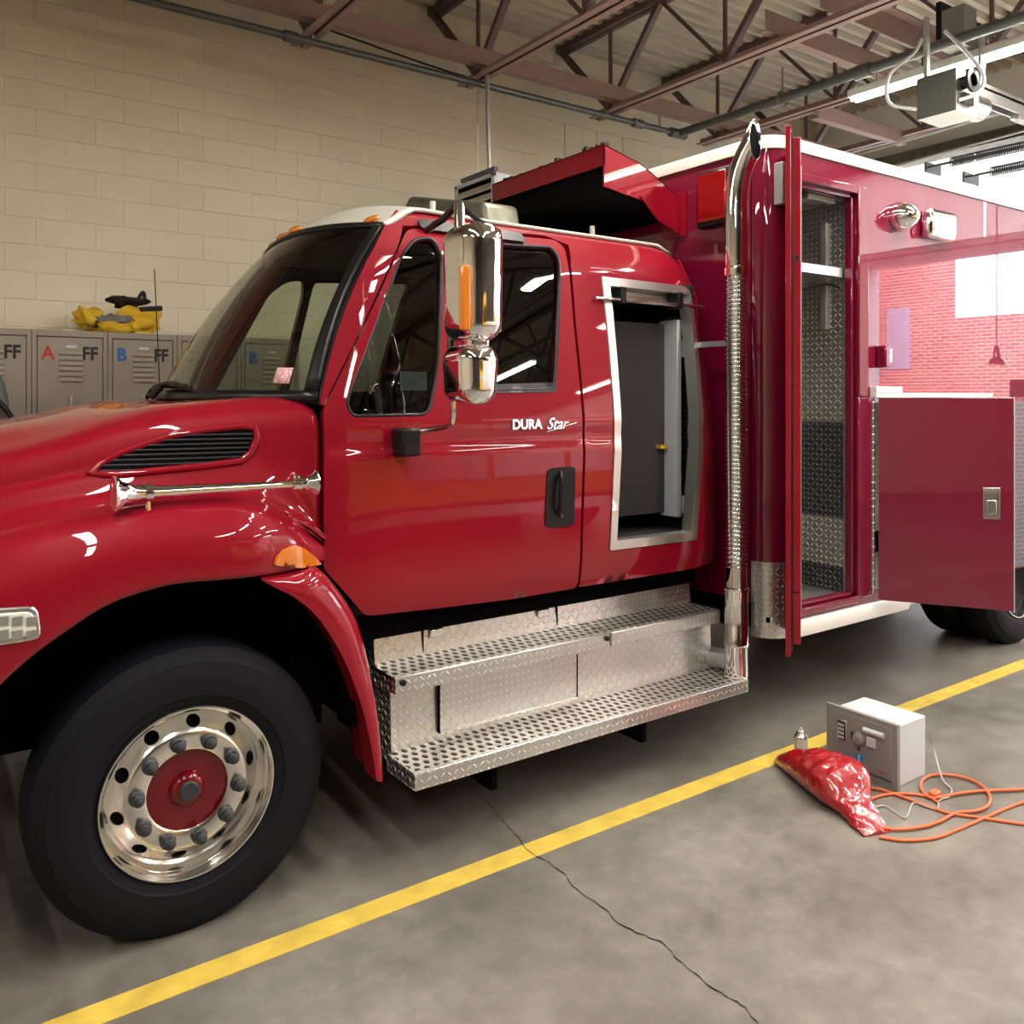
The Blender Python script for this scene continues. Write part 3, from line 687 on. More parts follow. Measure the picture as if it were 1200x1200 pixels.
# ---- near/far cab skin: pillar, door, extended cab
wq = rounded(pxz([(406,472),(413,488),(503,486),(514,430),(518,300),(508,279),(486,280),(470,300)]), .05, 5)
wm = rounded(pxz([(526,283),(646,290),(654,300),(650,456),(524,459)]), [.02,.04,.04,.05,.02], 5)
door = pxz([(379,478),(379,666),(428,722),(520,712),(600,702),(676,689),(681,600),(683,540),(681,470),(672,380),(666,312),(661,290),(650,281),(600,276),(540,271),(500,268),(475,268)])
door = rounded(door, [.02,.02,.03,.0,.0,.03,0,0,0,0,.0,.03,.03,0,0,.0,.06], 5)
dr = surf_panel('door', door, [wq, wm], S, M['red'], T, thick=.05, mirror=False)
far = surf_panel('door', door, [wq, wm], S, M['red'], T, thick=.05, mirror=True)
# keep one near door, the mirrored copy is the far one
bpy.data.objects.remove(far)
# fixed skin: A pillar + header rail above the door
def PX(u, v): p = ps(u, v); return (p.x, p.z)
za, zb_ = 2.80, 2.80
pil = [(PX(376,470)[0], 1.885)] + [(WS(1,q).x+.004, WS(1,q).z) for q in (0,.15,.3,.45,.6,.75,.9,1.0)] + [(1.90, 2.80), (2.652, 2.80)] + [PX(663,283), PX(652,277), PX(600,272.5), PX(540,267.5), PX(500,264.5), PX(472,264.5), PX(380.0,472)]
surf_panel('side_pillar', pil, [], S, M['red'], T, thick=.03, mirror=True, step=.03)
comp = rounded(pxz([(707,327),(808,340),(814,630),(716,642)]), .01, 2)
ext = pxz([(679,688),(684,600),(686,540),(684,470),(675,380),(669,312),(666,287)]) + [(2.66,2.80),(3.64,2.80),(3.73,2.72),(3.77,2.5),(3.80,.97)]
ext = rounded(ext, [.0,0,0,0,0,0,0,0,.08,.05,0,.03], 5)
surf_panel('extended_cab', ext, [comp], S, M['red'], T, thick=.04)
extf = rounded([(1.40,.98),(3.70,.97),(3.72,2.5),(3.68,2.8),(1.9,2.80),(1.77,2.7),(1.40,1.91)], .02, 3)
# far side in one skin (door window openings kept)
def Sf(x, z): p = S(x, z); return Vector((p.x, 2*YC-p.y, p.z))
fo = surf_panel('far_cab_side', extf, [wq, wm], S, M['red'], T, thick=.04, mirror=True)
for ob in [ob for ob in bpy.data.objects if ob.name.startswith('far_cab_side')]:
    if ob is fo: bpy.data.objects.remove(ob)
for ob in [ob for ob in list(bpy.data.objects) if ob.name.startswith('door.') and ob.parent is T and ob is not dr]: bpy.data.objects.remove(ob)
for ob in bpy.data.objects:
    if ob.name.startswith('far_cab_side'): ob.name = 'cab_side'
csd_far = [o for o in bpy.data.objects if o.name.startswith('cab_side')][0]
# floor, rear wall, firewall, inner trim
MB().box((1.42,3.40,.98),(3.66,5.24,1.03)).build('cab_floor', M['fabric'], T)
MB().prism([(3.77,3.42,.98),(3.77,5.22,.98),(3.77,5.16,2.5),(3.77,5.02,2.74),(3.77,3.62,2.74),(3.77,3.48,2.5)], (.02,0,0)).build('cab_rear_wall', M['red'], T)
MB().box((1.42,3.36,1.0),(1.46,5.28,1.86)).build('firewall', M['black'], T)
d_ = MB(); rows = []
for j in range(17):
    t = -.94+j*.1175; b0 = Bc(t); rows.append([b0+Vector((.02,0,-.015)), b0+Vector((.30,0,-.05)), Vector((b0.x*.3+1.45,b0.y,1.80)), Vector((1.82,b0.y,1.55)), Vector((1.80,b0.y,1.25))])
o = d_.grid(rows).build('dashboard', M['dash'], T, smooth=50)
w_ = MB(); cs = Vector((2.0,3.82,1.80)); ax = Vector((-.75,0,.66)).normalized(); a_ = Vector((0,1,0)); b_ = ax.cross(a_)
w_.tube([cs+(a_*cos(k*pi/12)+b_*sin(k*pi/12))*.22 for k in range(25)], .016, 8, cap=False)
for an in (.5, 2.6, 4.71): w_.tube([cs-ax*-.02, cs+(a_*cos(an)+b_*sin(an))*.22], .012, 6)
w_.tube([cs, cs+ax*.35+Vector((-.05,0,-.4))], .03, 8); w_.build('steering_wheel', M['black'], T)
for y in (3.82, 4.82):
    s_ = MB().box((2.15,y-.24,1.35),(2.62,y+.24,1.50)).build('seat', M['fabric'], T, bevel=.04, seg=4)
    q = MB(); q.prism([(2.55,y-.23,1.45),(2.68,y-.23,1.45),(2.80,y-.23,2.15),(2.70,y-.23,2.15)], (0,.46,0)); q.build('seat_back', M['fabric'], s_, bevel=.03)
MB().prism([(2.84,3.42,1.0),(2.84,5.22,1.0),(2.84,5.14,2.5),(2.84,5.0,2.72),(2.84,3.64,2.72),(2.84,3.50,2.5)],(.03,0,0)).build('cab_partition', M['fabric'], T)
hd = MB().box((1.8,3.62,2.70),(3.66,5.0,2.73)).build('headliner', M['fabric'], T)
for nm, src, y_in in (('door_trim', dr, 1),):
    surf_panel(nm, [(1.55,1.0),(2.62,1.0),(2.62,2.66),(1.95,2.66),(1.52,1.86)], [wq, wm], lambda x, z: S(x,z)+Vector((0,.058,0)), M['fabric'], src, thick=.004)
tr_ = surf_panel('side_trim', [(1.46,1.0),(2.82,1.0),(2.82,2.70),(1.90,2.70),(1.46,1.88)], [wq, wm], lambda x, z: S(x,z)+Vector((0,.048,0)), M['fabric'], csd_far, thick=.004, mirror=True)
bpy.data.objects.remove(tr_)
ft_ = MB().grid([[WS(1,i/12)+Vector((0,.0,0)), Vector((WS(1,i/12).x+.02, S(WS(1,i/12).x+.02, WS(1,i/12).z).y+.004, WS(1,i/12).z))] for i in range(13)]); ft_.build('pillar_trim', M['seal'], T)
# mobile terminal seen through the quarter window
mt = MB().box((1.82,3.50,1.78),(1.95,3.58,1.99)).build('dash_terminal', M['black'], T, bevel=.01)
MB().box((1.85,3.485,1.95),(1.985,3.492,2.035)).build('terminal_card', mat('pale_green_card', (.70,.85,.80), .6), mt)
MB().box((1.83,3.49,1.88),(1.94,3.499,1.915)).build('terminal_keys', M['lug'], mt)
# side glass
def glass_panel(name, poly, m, par, inset=.022):
    c = sum((Vector(p[:2]) for p in poly), Vector((0,0)))/len(poly)
    big = [c+(Vector(p[:2])-c)*1.03 for p in poly]
    return surf_panel(name, big, [], lambda x, z: S(x,z)+Vector((0,inset,0)), m, par, thick=.004)
csd = [o for o in bpy.data.objects if o.name.startswith('cab_side')][0]
for wn, wp_ in (('quarter_window', wq), ('door_window', wm)):
    gp = surf_panel(wn, wp_, [], lambda x, z: S(x,z)+Vector((0,.03,0)), M['glass'], csd, thick=.004, mirror=True)
    bpy.data.objects.remove(gp)
g1 = glass_panel('quarter_window', wq, M['glassd'], dr); g2 = glass_panel('door_window', wm, M['glassd'], dr)
def ringtube(name, poly, m, par, r=.008, off=0.002, Sx=None, seg=8):
    Sx = Sx or S; pts = [Sx(p[0], p[1])+Vector((0,-off,0)) for p in densify(poly, .04)]; pts.append(pts[0]); pts.append(pts[1])
    return MB().tube(pts, r, seg, cap=False).build(name, m, par, smooth=60)
ringtube('window_seal', wq, M['seal'], dr, .009, -.006); ringtube('window_seal', wm, M['seal'], dr, .011, -.006)
sp_ = pxz([(523,452),(652,448),(651,459),(523,462)]); surf_panel('window_sill', sp_, [], lambda x,z: S(x,z)+Vector((0,-.004,0)), M['lug'], dr, thick=.01)
# door handle
hc = rounded(pxz([(641,549),(674,546),(672,616),(638,619)]), .035, 6)
hb = surf_panel('handle_plate', hc, [], S, M['black'], dr, thick=.006, lift=.006)
p0, p1 = ps(657,556,.03), ps(656,600,.03)
h_ = MB().tube(smoothpath([ps(657,553,.005), ps(658,562,.028), ps(657,580,.032), ps(656,596,.028), ps(655,602,.006)]), .011, 8).build('door_handle', M['black'], hb)
k_ = ps(656,605); MB().cyl(k_+Vector((0,-.0,0)), k_+Vector((0,-.016,0)), .011).build('key_lock', M['chrome'], hb)
# badge
bp_ = ps(600,503,.004); tx = text('badge', 'DURA', .064, bp_, FRONT, M['chrome'], dr, .003, 0, .0022, 1.0)
tx2 = text('badge', 'Star', .078, ps(640,503,.004), FRONT, M['chrome'], dr, .003, .42, .0008, 1.0)
u_ = MB(); u_.bar(ps(641,506,.004), ps(676,495,.004), .003, .003); u_.build('badge_swash', M['chrome'], dr)
# ---- hood, one moulding with its fenders
XS = [-.22,-.10,.05,.25,.45,.65,.85,1.05,1.20,1.30,1.385]
def lin(x, tab):
    if x <= tab[0][0]: return tab[0][1]
    for (a, va), (b, vb) in zip(tab, tab[1:]):
        if x <= b: t = (x-a)/(b-a); return va+(vb-va)*(t*t*(3-2*t)*.35+t*.65)
    return tab[-1][1]
zc_ = [(-.22,1.52),(-.05,1.68),(.1,1.755),(.36,1.825),(.71,1.885),(1.0,1.905),(1.385,1.905)]
zs_ = [(-.22,1.42),(-.05,1.56),(.1,1.63),(.36,1.71),(.71,1.80),(1.0,1.85),(1.385,1.885)]
ysh = [(-.22,3.66),(.1,3.56),(.6,3.49),(1.0,3.43),(1.40,3.345)]
yv_ = [(-.22,3.62),(.1,3.50),(.6,3.44),(1.0,3.39),(1.2,3.35),(1.385,3.34)]
zv_ = [(-.22,1.30),(.1,1.46),(.4,1.53),(.75,1.575),(1.0,1.568),(1.15,1.53),(1.28,1.45),(1.40,1.35)]
zl_ = [(-.22,.86),(.12,.885),(.24,1.03),(.39,1.145),(.566,1.245),(.755,1.278),(1.0,1.268),(1.385,1.262)]
yo_ = [(-.22,3.20),(.05,3.11),(.3,3.09),(1.05,3.09),(1.25,3.15),(1.40,3.285)]
def hsec0(x):
    zc, zs, ys_, yv, zv, zl, yo = (lin(x, q) for q in (zc_, zs_, ysh, yv_, zv_, zl_, yo_))
    hg_ = zv-zl
    return [(4.32,zc),(4.10,zc-.004),(3.88,zc-.022),(ys_+.22,zs+.048),(ys_+.10,zs+.025),(ys_+.02,zs-.015),(ys_+.004,zs-.10),(ys_,zs*.5+zv*.5-.01),
         (yv+.002,zv+.07),(yv-.015,zv+.004),(yv-.10,zv-.010),(yo+.10,zv-.030),(yo+.02,zl+hg_*.68),(yo-.004,zl+hg_*.36),(yo,zl+.0)]
HST = [-.22+i*(1.40+.22)/20 for i in range(21)]
_c = [[Vector((0, a, b)) for a, b in hsec0(x)] for x in HST]
_bs = [bspline([row[k] for row in _c], 8) for k in range(15)]
def hsec(x):
    q = (x+.22)/1.62*160; q = min(159.999, max(0, q)); i = int(q); f = q-i
    return [b[i].lerp(b[i+1], f) for b in _bs]
def hsurf(x, n=6):
    sec = bspline(hsec(x), n); w_ = sstep(.45, 1.40, x); out = []
    for p in sec:
        q = min(1, abs(p.y-YC)/(HB)); bul = (nb.x-1.02)*(1-q*q)
        out.append(Vector((x-w_*bul, p.y, p.z)))
    return out
xs = [-.22+i*1.62/80 for i in range(81)]
near = [hsurf(x) for x in xs]
full = [[p for p in r]+[] for r in near]
rows = []
for r in near:
    rows.append([Vector((p.x, 2*YC-p.y, p.z)) for p in reversed(r)][:-1]+r)
# front nose closes down to the bumper
hood = MB().grid(rows); 
hd_ = hood.build('hood', M['red'], T, smooth=70)
md = hd_.modifiers.new('thick','SOLIDIFY'); md.thickness = .02; md.offset = -1
def HSide(x, z):
    x0 = x
    for _ in range(3):
        r = hsurf(x0, 6); best = None
        for a, b in zip(r[18:], r[19:]):
            if (a.z-z)*(b.z-z) <= 0 and abs(a.z-b.z) > 1e-5:
                t = (z-a.z)/(b.z-a.z); best = a.lerp(b, t)
                if best.y > 3.2 or z < 1.42: break
        if best is None: best = min(r[18:], key=lambda p: abs(p.z-z))
        x0 += x-best.x
    return Vector((x, best.y, z))
vy = 3.45
def pv(u, v):
    y = 3.45
    for _ in range(4): p = at(u, v, y); y = HSide(p.x, p.z).y
    return (p.x, p.z)
vent = [pv(u, v) for u, v in ((112,554),(122,543),(145,531),(175,520),(205,511),(240,505),(280,501),(294,503),(297,512),(290,530),(278,540),(240,545),(190,550),(140,555))]
def HS2(x, z):
    # cheap quadratic side surface
    return HSide(x, z)
gx = [p[0] for p in vent]; gz = [p[1] for p in vent]
vg = MB(); 
cv = Vector((sum(gx)/len(gx), sum(gz)/len(gz)))
def fan(poly, m, name, par, lift, depth=.01):
    pts = [HSide(p[0], p[1])+Vector((0,-lift,0)) for p in poly]
    return MB().prism(pts, (0, depth, 0)).build(name, m, par, smooth=30)
vp = surf_panel('side_vent', vent, [], HSide, M['dark'], T, thick=.012, lift=.007, step=.03)
for k in range(8):
    z = min(gz)+.012+(max(gz)-min(gz)-.02)*k/8
    xsn = [x for x in [min(gx)+i*(max(gx)-min(gx))/60 for i in range(61)] if inside((x, z), vent)]
    if len(xsn) > 2: MB().tube([HSide(xsn[0]+(xsn[-1]-xsn[0])*q/8, z)+Vector((0,-.011,0)) for q in range(9)], .0035, 6).build('vent_slat', M['lug'], vp)
bez = [HSide(p[0], p[1])+Vector((0,-.002,0)) for p in densify([cv+(Vector(p)-cv)*1.06 for p in vent], .03)]; bez += bez[:2]
MB().tube(bez, .015, 8, cap=False).build('vent_bezel', M['red'], vp, smooth=60)
# panel gap filler behind hood rear edge, inner wheel well and engine mass
MB().box((1.30,3.40,.98),(1.41,5.24,1.86)).build('cowl_wall', M['dark'], T, smooth=0)
e_ = MB(); e_.box((.0,3.62,.62),(1.45,5.02,1.42)); e_.box((1.30,3.42,.55),(1.44,5.22,1.22)); e_.box((-.15,3.3,.95),(.2,5.3,1.3)); e_.build('engine_bay', M['dark'], T, smooth=0)
lin_ = MB(); pr = []
for k in range(15):
    an = pi*k/14; pr.append((.82-.66*cos(an), .60+.64*sin(an)))
for ya, yb in ((3.15,3.7),(5.49,4.94)): MB().grid([[(x, ya, z) for x, z in pr], [(x, yb, z) for x, z in pr]]).build('wheel_well_liner', M['dark'], T, smooth=0)
# grille + bumper (mostly outside the frame)
g_ = MB().box((-.27,3.72,.85),(-.20,4.92,1.48)).build('grille', M['chrome'], T, bevel=.03)
for k in range(6): MB().box((-.285,3.80,.92+k*.085),(-.262,4.84,.95+k*.085)).build('grille_bar', M['black'], g_)
MB().box((-.50,3.12,.42),(-.22,5.52,.82)).build('bumper', M['chromer'], T, bevel=.04)
# headlight
hl = rounded([(at(u,v,3.10).x, at(u,v,3.10).z) for u, v in ((-60,715),(44,709),(49,748),(-60,765))], .03, 5)
hh = MB().prism([(p[0],3.085,p[1]) for p in hl], (0,.06,0)).build('headlight', M['chromer'], T, bevel=.006)
c0 = sum((Vector(p) for p in hl), Vector((0,0)))/len(hl)
hi = [(c0.x+(p[0]-c0.x)*.90-.002, c0.y+(p[1]-c0.y)*.72) for p in hl]
MB().prism([(p[0],3.078,p[1]) for p in hi], (0,.012,0)).build('headlight_lens', M['lamp'], hh, bevel=.004)
i_ = MB()
for a in range(4):
    for b in range(2): q = at(-20+a*17, 728+b*16, 3.075); i_.box((q.x,3.073,q.z-.015),(q.x+.03,3.079,q.z+.012))
i_.build('headlight_insert', M['alum'], hh)
# amber side lamp on the fender
q = at(346,653,3.16)
ov = [(q.x+.075*cos(a)*(1 if sin(a)>-.3 else 1), q.z+.045*max(-.45, sin(a))) for a in [k*pi/10 for k in range(20)]]
ov = [pv(u,v) for u,v in ((320,662),(323,652),(331,643),(342,639),(352,642),(364,651),(374,661),(350,665))]
surf_panel('side_marker', rounded(ov,.008,3), [], HSide, M['amber'], T, thick=.014, lift=.012, step=.02)
# rear flare of the front wheel arch
oc = [(306,676),(350,671),(380,668),(404,692),(425,730),(440,790),(449,850),(453,916)]
ic = [(306,680),(325,690),(348,702),(376,728),(404,775),(424,828),(436,880),(441,915)]
oc = smoothpath([at(u,v,3.11) for u,v in oc], 5); ic = smoothpath([at(u,v,3.09) for u,v in ic], 5)
fl = MB(); rows = []
for a, b in zip(oc, ic):
    rows.append([a+Vector((0,.30,0)), a+Vector((0,.10,0)), a.lerp(b,.1)+Vector((0,.03,0)), a.lerp(b,.35)+Vector((0,.0,0)), a.lerp(b,.7)+Vector((0,-.01,0)), b, b+Vector((0,.02,0)), b+Vector((0,.10,0))])
fl.grid(rows); fl.build('fender_flare', M['red'], T, smooth=60)
# ---- roof marker lamps, antennas, mirror, air horn, wipers
def roofpt(u, v, y):
    return at(u, v, y)
for t_, yw in ((.85,.062),(.0,.06),(-.24,.06),(-.50,.06)):
    c = Tc(t_)+Vector((.03,0,.020 if t_ > .5 else .032)); bm = bmesh.new(); bmesh.ops.create_uvsphere(bm, u_segments=20, v_segments=12, radius=1)
    vs = [c+Vector((v.co.x*.035, v.co.y*yw, v.co.z*.020+v.co.x*.014)) for v in bm.verts]; fs = [tuple(v.index for v in f.verts) for f in bm.faces]; bm.free()
    finish('marker_lamp', vs, fs, M['amber'], T, smooth=60)
for (u, v, y, h) in ((507,236,4.0,.10),(694,265,4.0,.06)):
    p = at(u, v, y); MB().cyl((p.x,y,p.z-h-.05),(p.x,y,p.z),.016,seg=12).build('antenna_stub', M['white'], T)
p = at(190,515,5.35); q = at(181,315,5.35); MB().cyl(p, q, .003, seg=6).build('whip_antenna', M['black'], T)
# light bar on the cab roof
lb = MB(); y0, y1 = 4.1, 5.2
pa = at(445,250,5.1); pb = at(492,224,4.75); pc_ = at(566,236,4.2); zr = 2.845
lb.prism([(pa.x,5.1,zr),(pb.x,4.9,pb.z),(pc_.x,4.2,pc_.z),(pc_.x,4.15,zr)], (.26,.0,0))
lb_ = lb.build('light_bar', M['olive'], T, bevel=.03, seg=3)
MB().box((pb.x-.02,4.35,2.90),(pb.x-.001,4.85,2.99)).build('light_bar_lens', M['lamp'], lb_, bevel=.008)
# mirror
def rbx(c, d, name, m, par, bev, seg=6, taper=1.0):
    x, y, z = c; a, b, h = (k/2 for k in d); o = len
    vs = [(x+sx*a*(taper if sz<0 else 1), y+sy*b*(taper if sz<0 else 1), z+sz*h) for sz in (-1,1) for sx,sy in ((-1,-1),(1,-1),(1,1),(-1,1))]
    return MB().add(vs, [(0,3,2,1),(4,5,6,7),(0,1,5,4),(1,2,6,5),(2,3,7,6),(3,0,4,7)]).build(name, m, par, bevel=bev, seg=seg, smooth=80)
mc = at(554,331,2.95); ztop = at(554,263,2.95).z; zbot = at(554,401,2.95).z
ma = thing('side_mirror', mc, '', ''); ma.parent = T; ma.location = mc-origin(T)
for k in ('label','category'):
    if k in ma: del ma[k]
mh = rbx((mc.x,2.95,(ztop+zbot)/2), (.19,.26,ztop-zbot), 'mirror_housing', M['chrome'], ma, .075, 10, .97)
z1, z2 = at(550,404,2.95).z, at(550,476,2.95).z
rbx((mc.x-.01,2.955,(z1+z2)/2), (.18,.25,z1-z2), 'convex_mirror', M['chrome'], ma, .07, 10, .9)
rbx((mc.x,2.96,zbot-.004), (.10,.14,.06), 'mirror_neck', M['chrome'], ma, .02, 4)
MB().box((mc.x+.075,2.87,zbot+.04),(mc.x+.088,3.03,ztop-.04)).build('mirror_glass', M['chrome'], ma, bevel=.005)
# amber strip on the curved chrome back
q1, q2 = at(548,310,2.82), at(546,387,2.82)
MB().prism([(q.x-0, 2.83, q.z) for q in ()] or [(q1.x-.022,2.822,q1.z),(q1.x+.018,2.822,q1.z),(q1.x+.018,2.822,q2.z),(q1.x-.022,2.822,q2.z)], (0,.03,0)).build('amber_reflector', M['amber'], ma, bevel=.008, seg=3)
MB().tube(smoothpath([at(478,508,3.27), at(508,503,3.15), at(526,499,3.02), at(531,488,2.97), at(530,470,2.96)], 8), .013, 10).build('mirror_arm', M['chromer'], ma)
b1 = at(464,502,3.26); b2 = at(498,533,3.26)
mb_ = MB().box((b1.x,3.20,b2.z),(b1.x+.09,3.32,b1.z)).build('mirror_bracket', M['black'], ma, bevel=.012, seg=3)
MB().cyl(at(538,240,3.0), at(538,268,2.96), .022, seg=14).build('mirror_arm', M['chrome'], ma)
st = MB(); st.tube([at(533,243,3.02), at(520,256,3.2), at(500,270,3.42)], .016, 8); st.tube([at(543,243,3.02), at(560,258,3.2), at(585,272,3.42)], .012, 8)
st.build('mirror_strut', M['black'], ma)
pad = rounded([(ps(490,265).x, 2.745),(ps(600,265).x, 2.745),(ps(600,265).x,2.69),(ps(490,265).x,2.69)], .03, 6)
surf_panel('mirror_mount', pad, [], S, M['black'], ma, thick=.01, lift=.018)
# air horn
hz = 1.585; hy = 3.19; hx = at(132,580,hy).x; hx2 = at(372,564,hy).x
ah = MB().rev((hx,hy,hz), (1,0,0), [(.012,.030),(.004,.052),(0,.062),(.003,.066),(.012,.064),(.03,.045),(.07,.031),(.14,.023),(.35,.018),(hx2-hx-.10,.014),(hx2-hx-.06,.014)], 28).build('air_horn', M['chrome'], T, smooth=60)
MB().rev((hx+.013,hy,hz),(1,0,0),[(0,.0),(.0,.030),(.02,.02)],20).build('horn_throat', M['dark'], ah)
c_ = MB(); c_.rev((hx2-.10,hy,hz),(1,0,0),[(0,.016),(.0,.026),(.03,.028),(.032,.02),(.05,.022),(.055,.03),(.075,.034),(.085,.048),(.092,.050),(.096,.044),(.10,.01)],24); c_.rev((hx2-.085,hy,hz+.01),(0,0,1),[(0,.016),(.02,.014),(.028,0)],12); c_.build('horn_driver', M['chrome'], ah, smooth=50)
k_ = MB(); kx = at(174,570,hy).x; k_.rev((kx-.012,hy,hz),(1,0,0),[(0,.026),(0,.033),(.024,.033),(.024,.026)],18,cap=False); k_.cyl((kx,hy,hz-.03),(kx,hy+.0,hz-.085),.009,seg=10); k_.cyl((kx-.004,hy,hz-.07),(kx-.004,hy,hz-.088),.019,seg=14); k_.box((kx-.02,hy-.02,hz-.105),(kx+.03,hy+.06,hz-.088)); k_.build('horn_bracket', M['chrome'], ah)
# wipers, windscreen sticker
wp = MB(); wp.tube(smoothpath([WS(.05,.02)+Vector((-.05,0,.01)), WS(.1,.05)+Vector((-.04,0,.02)), WS(.30,.055)+Vector((-.03,0,.0))]), .012, 6); wp.tube([WS(-.02,.06)+Vector((-.03,0,0)), WS(.35,.045)+Vector((-.03,0,0))], .01, 6); wp.tube([WS(.0,.0)+Vector((-.06,0,0)), WS(.02,.055)+Vector((-.04,0,.0))], .015, 6)
wp.build('wiper', M['black'], T)
wp = MB(); wp.tube(smoothpath([WS(-.75,.0)+Vector((-.06,0,-.02)), WS(-.6,.05)+Vector((-.05,0,.02)), WS(-.35,.03)+Vector((-.04,0,.01)), WS(-.3,-.01)+Vector((-.04,0,.01))]), .012, 6); wp.build('wiper', M['black'], T)
rows = [[WS(.80+.075*j, .07+.075*i)+Vector((-.007,0,.002)) for j in (0,.5,1)] for i in (0,.5,1)]
ws_st = MB().grid(rows).build('windscreen_sticker', M['pink'], T); md = ws_st.modifiers.new('t','SOLIDIFY'); md.thickness=.001
# ---- running boards (two-tier step box)
rb = MB(); L0, L1 = 1.70, 3.715
rb.prism([(L0,3.29,.40),(L0,3.30,.69),(L0,3.44,.69),(L0,3.46,.88),(L0,3.62,.88),(L0,3.62,.36),(L0,3.29,.36)], (L1-L0-.02,0,0))
rbo = rb.build('running_board', M['dia'], T, smooth=0)
def box_p(lo, hi, name, m, par, **k): return MB().box(lo, hi).build(name, m, par, **k)
box_p((L0-.02,3.045,.335),(L1,3.07,.405), 'step_edge', M['dia'], rbo, bevel=.004)
box_p((L0-.015,3.07,.385),(L1-.005,3.295,.405), 'step_tread', M['grip'], rbo, bevel=.002)
box_p((L0-.02,3.07,.335),(L0-.012,3.295,.405), 'step_end', M['dia'], rbo)
xm = at(715,720,3.22).x
for a, b in ((L0-.02, xm-.006), (xm+.006, L1-.03)):
    box_p((a,3.215,.675),(b,3.235,.745), 'step_edge', M['dia'], rbo, bevel=.004)
    box_p((a,3.235,.725),(b,3.45,.745), 'step_tread', M['grip'], rbo, bevel=.002)
    box_p((a,3.235,.675),(a+.01,3.44,.74), 'step_end', M['dia'], rbo)
for u, v in ((472,800),(711,748)):
    q = at(u, v, 3.214); MB().cyl((q.x,3.205,q.z),(q.x,3.222,q.z),.013,seg=14).build('rubber_bumper', M['black'], rbo)
A, B = at(514,800,3.29), at(674,800,3.29)
dz = MB().box((A.x,3.278,.445),(B.x,3.292,.655)).build('storage_door', M['dia'], rbo, bevel=.002)
for a, b, z0, z1 in ((A.x-.006,A.x,.44,.66),(B.x,B.x+.006,.44,.66),(A.x,B.x,.438,.445)):
    MB().box((a,3.276,z0),(b,3.291,z1)).build('door_gap', M['dark'], dz, smooth=0)
MB().cyl((A.x,3.276,.441),(B.x,3.276,.441),.006,seg=8).build('piano_hinge', M['chromer'], dz)
for u in (495, 652):
    q = at(u, 740, 3.455).x; MB().box((q-.003,3.447,.75),(q+.003,3.46,.88)).build('seam', M['dark'], rbo, smooth=0)
for u, v in ((511,741),(636,718)):
    q = at(u, v, 3.45); MB().box((q.x-.035,3.440,q.z-.018),(q.x+.035,3.452,q.z+.018)).build('paddle_latch', M['chromer'], rbo, bevel=.004)
for u in (525, 655, 753, 805):
    q = at(u, 790, 3.235).x; MB().box((q-.03,3.24,.66),(q+.03,3.30,.676)).build('step_bracket', M['alum'], rbo)
MB().box((1.72,3.62,.36),(3.6,3.9,.86)).build('battery_box', M['dark'], T, smooth=0)
for x in (2.1, 3.0): MB().box((x,3.12,.20),(x+.03,3.5,.34)).build('step_support', M['dark'], T)
MB().box((1.42,3.42,.86),(3.7,5.2,.985)).build('cab_subframe', M['dark'], T, smooth=0)
# ---- roll-up compartment in the extended cab
cx0, cx1 = min(p[0] for p in comp), max(p[0] for p in comp); cz0, cz1 = min(p[1] for p in comp), max(p[1] for p in comp)
c4 = pxz([(707,327),(808,340),(814,630),(716,642)]); 
fo = [ (c4[0][0]-.0,c4[0][1]), c4[1], c4[2], c4[3] ]
cc = sum((Vector(p) for p in fo), Vector((0,0)))/4
def off4(poly, d): return [(p[0]+(d if p[0]>cc.x else -d), p[1]+(d if p[1]>cc.y else -d)) for p in poly]
fr_ = surf_panel('compartment_frame', off4(fo,.012), [off4(fo,-.035)], lambda x,z: S(x,z)+Vector((0,-.004,0)), M['alum'], T, thick=.07, lift=.004)
ci = MB(); y0 = 3.345; y1 = 3.95; yt_ = 3.47; X0, X1_ = cx0+.01, cx1-.01
b_ = MB(); 
b_.prism([(X0-.03,y0,cz0-.03),(X0-.03,y1,cz0-.03),(X0-.03,y1,cz1),(X0-.03,yt_,cz1)],(.03,0,0)); b_.box((X0-.03,y1,cz0-.03),(X1_+.03,y1+.02,cz1)); b_.box((X0-.03,y0,cz0-.03),(X1_+.03,y1,cz0)); b_.box((X0-.03,yt_,cz1),(X1_+.03,y1,cz1+.02))
cb = b_.build('compartment_lining', M['interior'], T, smooth=0)
MB().prism([(X1_,y0,cz0),(X1_,y1,cz0),(X1_,y1,cz1),(X1_,yt_,cz1)],(.02,0,0)).build('compartment_wall', M['diad'], cb, smooth=0)
ip = at(776,500,3.62)
MB().box((ip.x-.40,3.60,cz0+.10),(ip.x,3.63,cz1-.20)).build('inner_door', M['interior'], cb, bevel=.004)
MB().box((ip.x,3.50,cz0+.08),(ip.x+.035,3.64,cz1-.18)).build('inner_door_edge', M['lgrey'], cb, bevel=.003)
MB().box((ip.x-.07,3.56,1.62),(ip.x-.02,3.60,1.64)).build('yellow_latch', M['yellow'], cb)
for v in (408, 592):
    q = at(795, v, 3.50); MB().box((X1_-.03,3.48,q.z-.05),(X1_-.001,3.60,q.z+.05)).build('hinge_plate', M['lgrey'], cb, bevel=.004)
r_ = MB(); q = at(755,348,3.45); r_.cyl((X0+.01,3.53,q.z+.02),(X1_-.01,3.53,q.z+.02),.04); 
for k in range(4): r_.box((X0+.01,3.48,q.z-.03+k*.028),(X1_-.01,3.49,q.z-.006+k*.028))
r_.build('rollup_shutter', M['alum'], cb)
MB().cyl((X0-.02,3.40,q.z-.035),(X1_+.02,3.40,q.z-.035),.011,seg=10).build('lift_bar', M['chromer'], cb)
